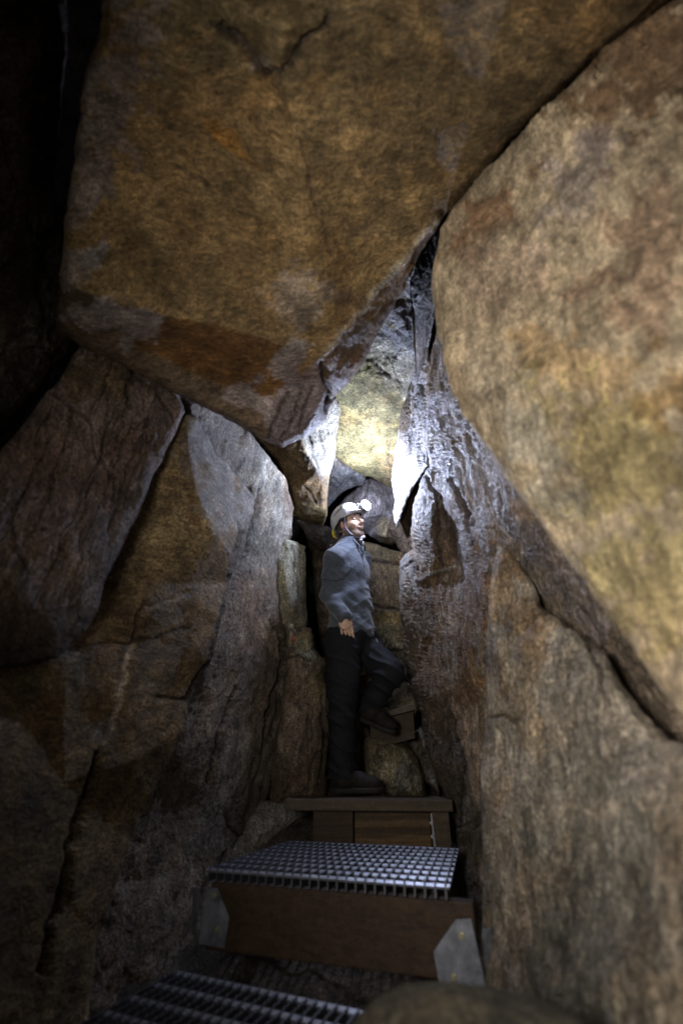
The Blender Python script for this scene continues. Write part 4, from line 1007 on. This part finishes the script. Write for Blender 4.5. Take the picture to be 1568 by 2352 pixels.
def shirt_col(V):
    C = np.ones((len(V), 3))
    q = V - neckb; f, r = q @ tf, q @ tr
    zip_ = (np.abs(r) < .006) & (f > .05) & (q[:, 2] > -.22); C[zip_] = .12
    seam = np.abs(np.linalg.norm(V - (shR + U_(0, 0, -.04)), axis=1) - .112) < .004; C[seam & (r > 0.02)] *= .6
    return C
sdf_obj('pullover', s, knit_mat(), person, shirt_col, folds)
# open collar flaps, and the zip
bm = bmesh.new()
for q, mt in ((1, 0), (-1, 0)):
    tube(bm, [neckb + tf * .02 + tr * .062 * q + U_(0, 0, .045), neckb + tf * .075 + tr * .040 * q + U_(0, 0, .022), neckb + tf * .108 + tr * .016 * q + U_(0, 0, -.025), neckb + tf * .122 + U_(0, 0, -.085)], [.006, .010, .009, .003], 8, flat=.6)
done('collar', bm, simple_mat('dark_collar', (.05, .055, .075), rough=.8, mottled=.2), person, smooth=True)

# trousers
s = SDF((-.25, 2.55, -.06), (.60, 3.35, .98), h)
s.ell(pelv, (tr, tf, tu), (.165, .118, .12), .04)
s.cap(hipR, knR, .108, .073, .04); s.cap(knR, anR + U_(0, 0, -.01), .068, .074, .02); s.cap(hipL, knL, .104, .080, .04); s.cap(knL, anL, .078, .064, .03)
s.cap(anR + U_(.005, -.01, .03), anR + U_(.01, -.015, .0), .073, .078, .01)
s.cut(pelv + U_(0, 0, .11), U_(0, 0, 1), .01)
def tfold(p):
    k = min(1.0, abs(p.z - knR[2]) / .16)
    z_ = p.z + p.x * .6 + noise.noise(p * 5) * .05
    r_ = (1 - abs(noise.noise(Vector((p.x * 4, p.y * 4, z_ * 15))))) ** 3 * .016
    lo_ = max(0, 1 - (p.z + .02) / .22)
    return r_ - .004 + noise.noise(p * 7) * .008 + noise.noise(Vector((p.x * 9, p.y * 9, p.z * 34))) * .010 * (max(1 - k, lo_))
sdf_obj('trousers', s, simple_mat('black_trousers', (.011, .0115, .016), rough=.8, spec=.25, mottled=.25, scale=70, bump=.3), person, relief=tfold)
bm = bmesh.new(); a = A3(939 * .9185, 1598 * .9185, 2.86); 
box(bm, Vector(a.tolist()), Vector((.010, -.004, -.020)), Vector((.003, 0, .001)), Vector((0, -.002, 0)))
done('zip_tag', bm, simple_mat('silver_zip', (.6, .6, .62), rough=.4, metal=.5), person)
# boots
M_boot = simple_mat('dark_leather', (.018, .015, .013), rough=.75, spec=.2, mottled=.4, scale=60, bump=.4)
M_sole = simple_mat('rubber_sole', (.015, .014, .013), rough=.8, mottled=.3)
def boot(hl, to, an, name='boot'):
    d = unit(to - hl); up = unit(U_(0, 0, 1) - d * d[2]); sd = np.cross(d, up)
    lo = np.minimum(np.minimum(hl, to), an) - .1; hi = np.maximum(np.maximum(hl, to), an) + .12
    s = SDF(lo, hi, .0045)
    s.ell(hl + d * .03 + up * .03, (d, sd, up), (.05, .038, .045), .02)
    s.ell(to - d * .045 + up * .022, (d, sd, up), (.075, .048, .040), .02)
    s.cap(hl + d * .06 + up * .045, to - d * .09 + up * .045, .042, .038, .03)
    s.cap(hl + d * .045 + up * .05, an, .048, .052, .03)
    s.cut(hl - up * .012, -up, .003)
    o = sdf_obj(name, s, M_boot, person, relief=lambda p: noise.noise(p * 45) * .0018)
    s = SDF(lo, hi, .0045)
    s.ell(hl + d * .035, (d, sd, up), (.060, .045, .05), .01); s.ell(to - d * .055, (d, sd, up), (.088, .054, .05), .02)
    s.cap(hl + d * .05, to - d * .08, .042, .048, .02)
    s.cut(hl + up * .004, up, .002); s.cut(hl - up * .022, -up, .002)
    sdf_obj('sole', s, M_sole, o)
    bm = bmesh.new()
    for i in range(5):
        c = to - d * (.085 + .020 * i) + up * (.064 + .010 * i)
        tube(bm, [Vector(c + sd * .026 * q - up * .008 * abs(q)) for q in (-1, -.5, 0, .5, 1)], .0026, 6)
    done('laces', bm, simple_mat('lace', (.06, .055, .05), rough=.8), o, smooth=True)
    return o
boot(bR_h, bR_t, A3(782, 1770, 2.95)); boot(bL_h, bL_t, A3(845, 1620, 3.07))

# helmet
s = SDF(Hc - .22, Hc + .24, .0034)
hell(s, (-.004, 0, .056), (.128, .108, .116), .01)
s.ell(Hp(.095, 0, .066), (unit(hf - hu * .2), hr, hu), (.048 * HS, .070 * HS, .010), .012)     # brim
hell(s, (-.004, 0, .050), (.114, .095, .102), .006, 'sub')
rimn = unit(hf * .24 - hu)
s.cut(Hp(.10, 0, .054), rimn, .004)
for q in (1, -1):
    hell(s, (.020, .106 * q, .0), (.045, .05, .042), .012, 'sub')                                 # arch over the temple
    for (a0, e0, a1, e1, r0, r1) in ((146, 6, 112, 46, .0145, .018), (112, 14, 74, 36, .0135, .020), (165, 46, 110, 74, .016, .018), (52, 34, 36, 38, .013, .014)):
        E = lambda a_, e_: Hp(-.004 + .126 * math.cos(R(e_)) * math.cos(R(a_)), .106 * q * math.cos(R(e_)) * math.sin(R(a_)), .056 + .114 * math.sin(R(e_)))
        pm = [E(a0 + (a1 - a0) * w, e0 + (e1 - e0) * w) for w in (0, .33, .67, 1)]
        for i_ in range(3): s.cap(pm[i_], pm[i_ + 1], r0 + (r1 - r0) * i_ / 3, r0 + (r1 - r0) * (i_ + 1) / 3, .002, 'sub')
M_hel = simple_mat('white_helmet_shell', (.50, .50, .53), rough=.35, mottled=.06, scale=20, bump=.05)
helm = sdf_obj('helmet', s, M_hel, person); helm['label'] = 'white vented climbing helmet with lamp'
s = SDF(Hc - .18, Hc + .2, .005)
hell(s, (-.004, 0, .050), (.112, .093, .100), .006); s.cut(Hp(.085, 0, .056), rimn, .004)
sdf_obj('helmet_liner', s, simple_mat('liner_foam', (.05, .055, .085), rough=.8, mottled=.2), helm)
M_strap = simple_mat('grey_webbing', (.24, .25, .31), rough=.8, mottled=.15, scale=150)
bm = bmesh.new()
for q in (1, -1):
    tube(bm, [Hp(.045, .080 * q, .050), Hp(.032, .084 * q, .01), Hp(.028, .080 * q, -.03), Hp(.038, .064 * q, -.068), Hp(.058, .030 * q, -.104), Hp(.072, .0, -.114)], .0062, 8, flat=.45)
    tube(bm, [Hp(-.085, .060 * q, .005), Hp(-.04, .082 * q, -.035), Hp(.026, .080 * q, -.034)], .0055, 8, flat=.4)
done('chin_strap', bm, M_strap, helm, smooth=True)
bm = bmesh.new(); p = Vector(Hp(.080, .004, -.118))
box(bm, p - Vector((.008, 0, .006)), Vector((.028, -.006, .010)), Vector((.004, .012, 0)), Vector((-.004, 0, .016)))
box(bm, p + Vector((-.018, 0, -.020)), Vector((.020, -.004, .004)), Vector((.003, .010, 0)), Vector((-.003, 0, .012)))
done('buckle', bm, simple_mat('white_buckle', (.65, .66, .72), rough=.35, mottled=.05), helm, bevel=.002, smooth=True)
bm = bmesh.new()
tube(bm, [Hp(-.112, .040, .028), Hp(-.122, .042, .0), Hp(-.118, .044, -.030), Hp(-.100, .050, -.048)], [.010, .015, .014, .007], 10, flat=.5)
done('rear_clip', bm, simple_mat('yellow_clip', (.75, .62, .08), rough=.4, mottled=.08), helm, smooth=True)
# strap of the bag hanging at the collar
bm = bmesh.new(); a = A3(838, 1250, 2.86)
tube(bm, [a + U_(-.012, 0, .02), a + U_(-.004, 0, -.01), a + U_(.0, 0, -.045)], .007, 8, flat=.5)
bm2 = bmesh.new(); c = Vector((a + U_(.024, .0, -.012)).tolist()); cyl(bm2, c, c + Vector((.006, -.008, .002)), .013, 16)
M_blk = simple_mat('black_plastic', (.02, .02, .024), rough=.35, mottled=.05)
done('strap', bm, M_blk, person, smooth=True); bm2.free()
# headlamp
lp = Hp(.150, -.022, .088); ld = unit(hf * .9 + hu * .25); lu = unit(np.cross(hr, ld))
V3 = lambda a: Vector(tuple(float(q) for q in a))
bm = bmesh.new()
cyl(bm, V3(lp - ld * .026), V3(lp + ld * .008), .033, 24, .038)
box(bm, V3(Hp(.098, -.054, .082)), V3(hr * .064), V3(hf * .026), V3(hu * .040))
box(bm, V3(lp - ld * .03 - hr * .014 - lu * .036), V3(hr * .028), V3(ld * .02), V3(lu * .016))
hlamp = done('headlamp', bm, simple_mat('lamp_housing', (.16, .17, .20), rough=.4), helm, bevel=.002)
bm = bmesh.new(); bmesh.ops.create_uvsphere(bm, u_segments=24, v_segments=14, radius=.038)
for v in bm.verts:
    q = np.array(v.co); q = q - ld * (q @ ld) * .25
    v.co = V3(lp + ld * .014 + q)
done('lamp_lens', bm, simple_mat('glowing_lens', (.9, .9, 1), rough=.2, emit=(.86, .88, 1.0), estr=60), helm, smooth=True)
# ------------------------------------------------------------------ light
def lamp(name, typ, loc, energy, col, **k):
    l = bpy.data.lights.new(name, typ); l.energy = energy; l.color = col
    for a, b in k.items(): setattr(l, a, b)
    o = bpy.data.objects.new(name, l); COL.objects.link(o); o.location = loc
    return o
def aim(o, d): o.rotation_euler = Vector(d).to_track_quat('-Z', 'Y').to_euler()
LP = lp + ld * .060 + hu * .032 + hr * .014
COOLL = (.64, .72, 1.0)
beam = lamp('headlamp_beam', 'SPOT', tuple(LP), 74, COOLL, spot_size=R(179), spot_blend=.55, shadow_soft_size=.012); aim(beam, (.05, -.62, .80))
glow = lamp('headlamp_spill', 'POINT', tuple(LP), 36, COOLL, shadow_soft_size=.03)
cave = lamp('camera_fill', 'SPOT', (-.42, -.12, .16), 112, (1.0, .93, .82), spot_size=R(134), spot_blend=1.0, shadow_soft_size=.16); aim(cave, (.62, .62, .34))  # added fill lamp beside the camera, brightens the near rocks
W = bpy.data.worlds.new('World'); S.world = W; W.use_nodes = True
sky = W.node_tree.nodes.new('ShaderNodeTexSky'); sky.sky_type = 'NISHITA'; sky.sun_disc = False
sky.sun_elevation = R(25); sky.sun_rotation = R(180)
W.node_tree.links.new(sky.outputs[0], W.node_tree.nodes['Background'].inputs[0]); W.node_tree.nodes['Background'].inputs[1].default_value = .01

# ------------------------------------------------------------------ camera
cam = bpy.data.cameras.new('camera'); co = bpy.data.objects.new('camera', cam); COL.objects.link(co)
cam.sensor_fit = 'VERTICAL'; cam.sensor_height = 36; cam.lens = 36 * F / 2352
cam.clip_start = .02; cam.clip_end = 200
co.location = (0, 0, 0); co.rotation_euler = (R(90) + PITCH, 0, 0)
cam.dof.use_dof = True; cam.dof.focus_distance = 3.3; cam.dof.aperture_fstop = 1.25
S.camera = co
S.view_settings.view_transform = 'Standard'; S.view_settings.look = 'None'
S.view_settings.exposure = 0; S.view_settings.gamma = 1
S.cycles.use_denoising = True
S.cycles.max_bounces = 5; S.cycles.diffuse_bounces = 4
S.cycles.sample_clamp_indirect = 4
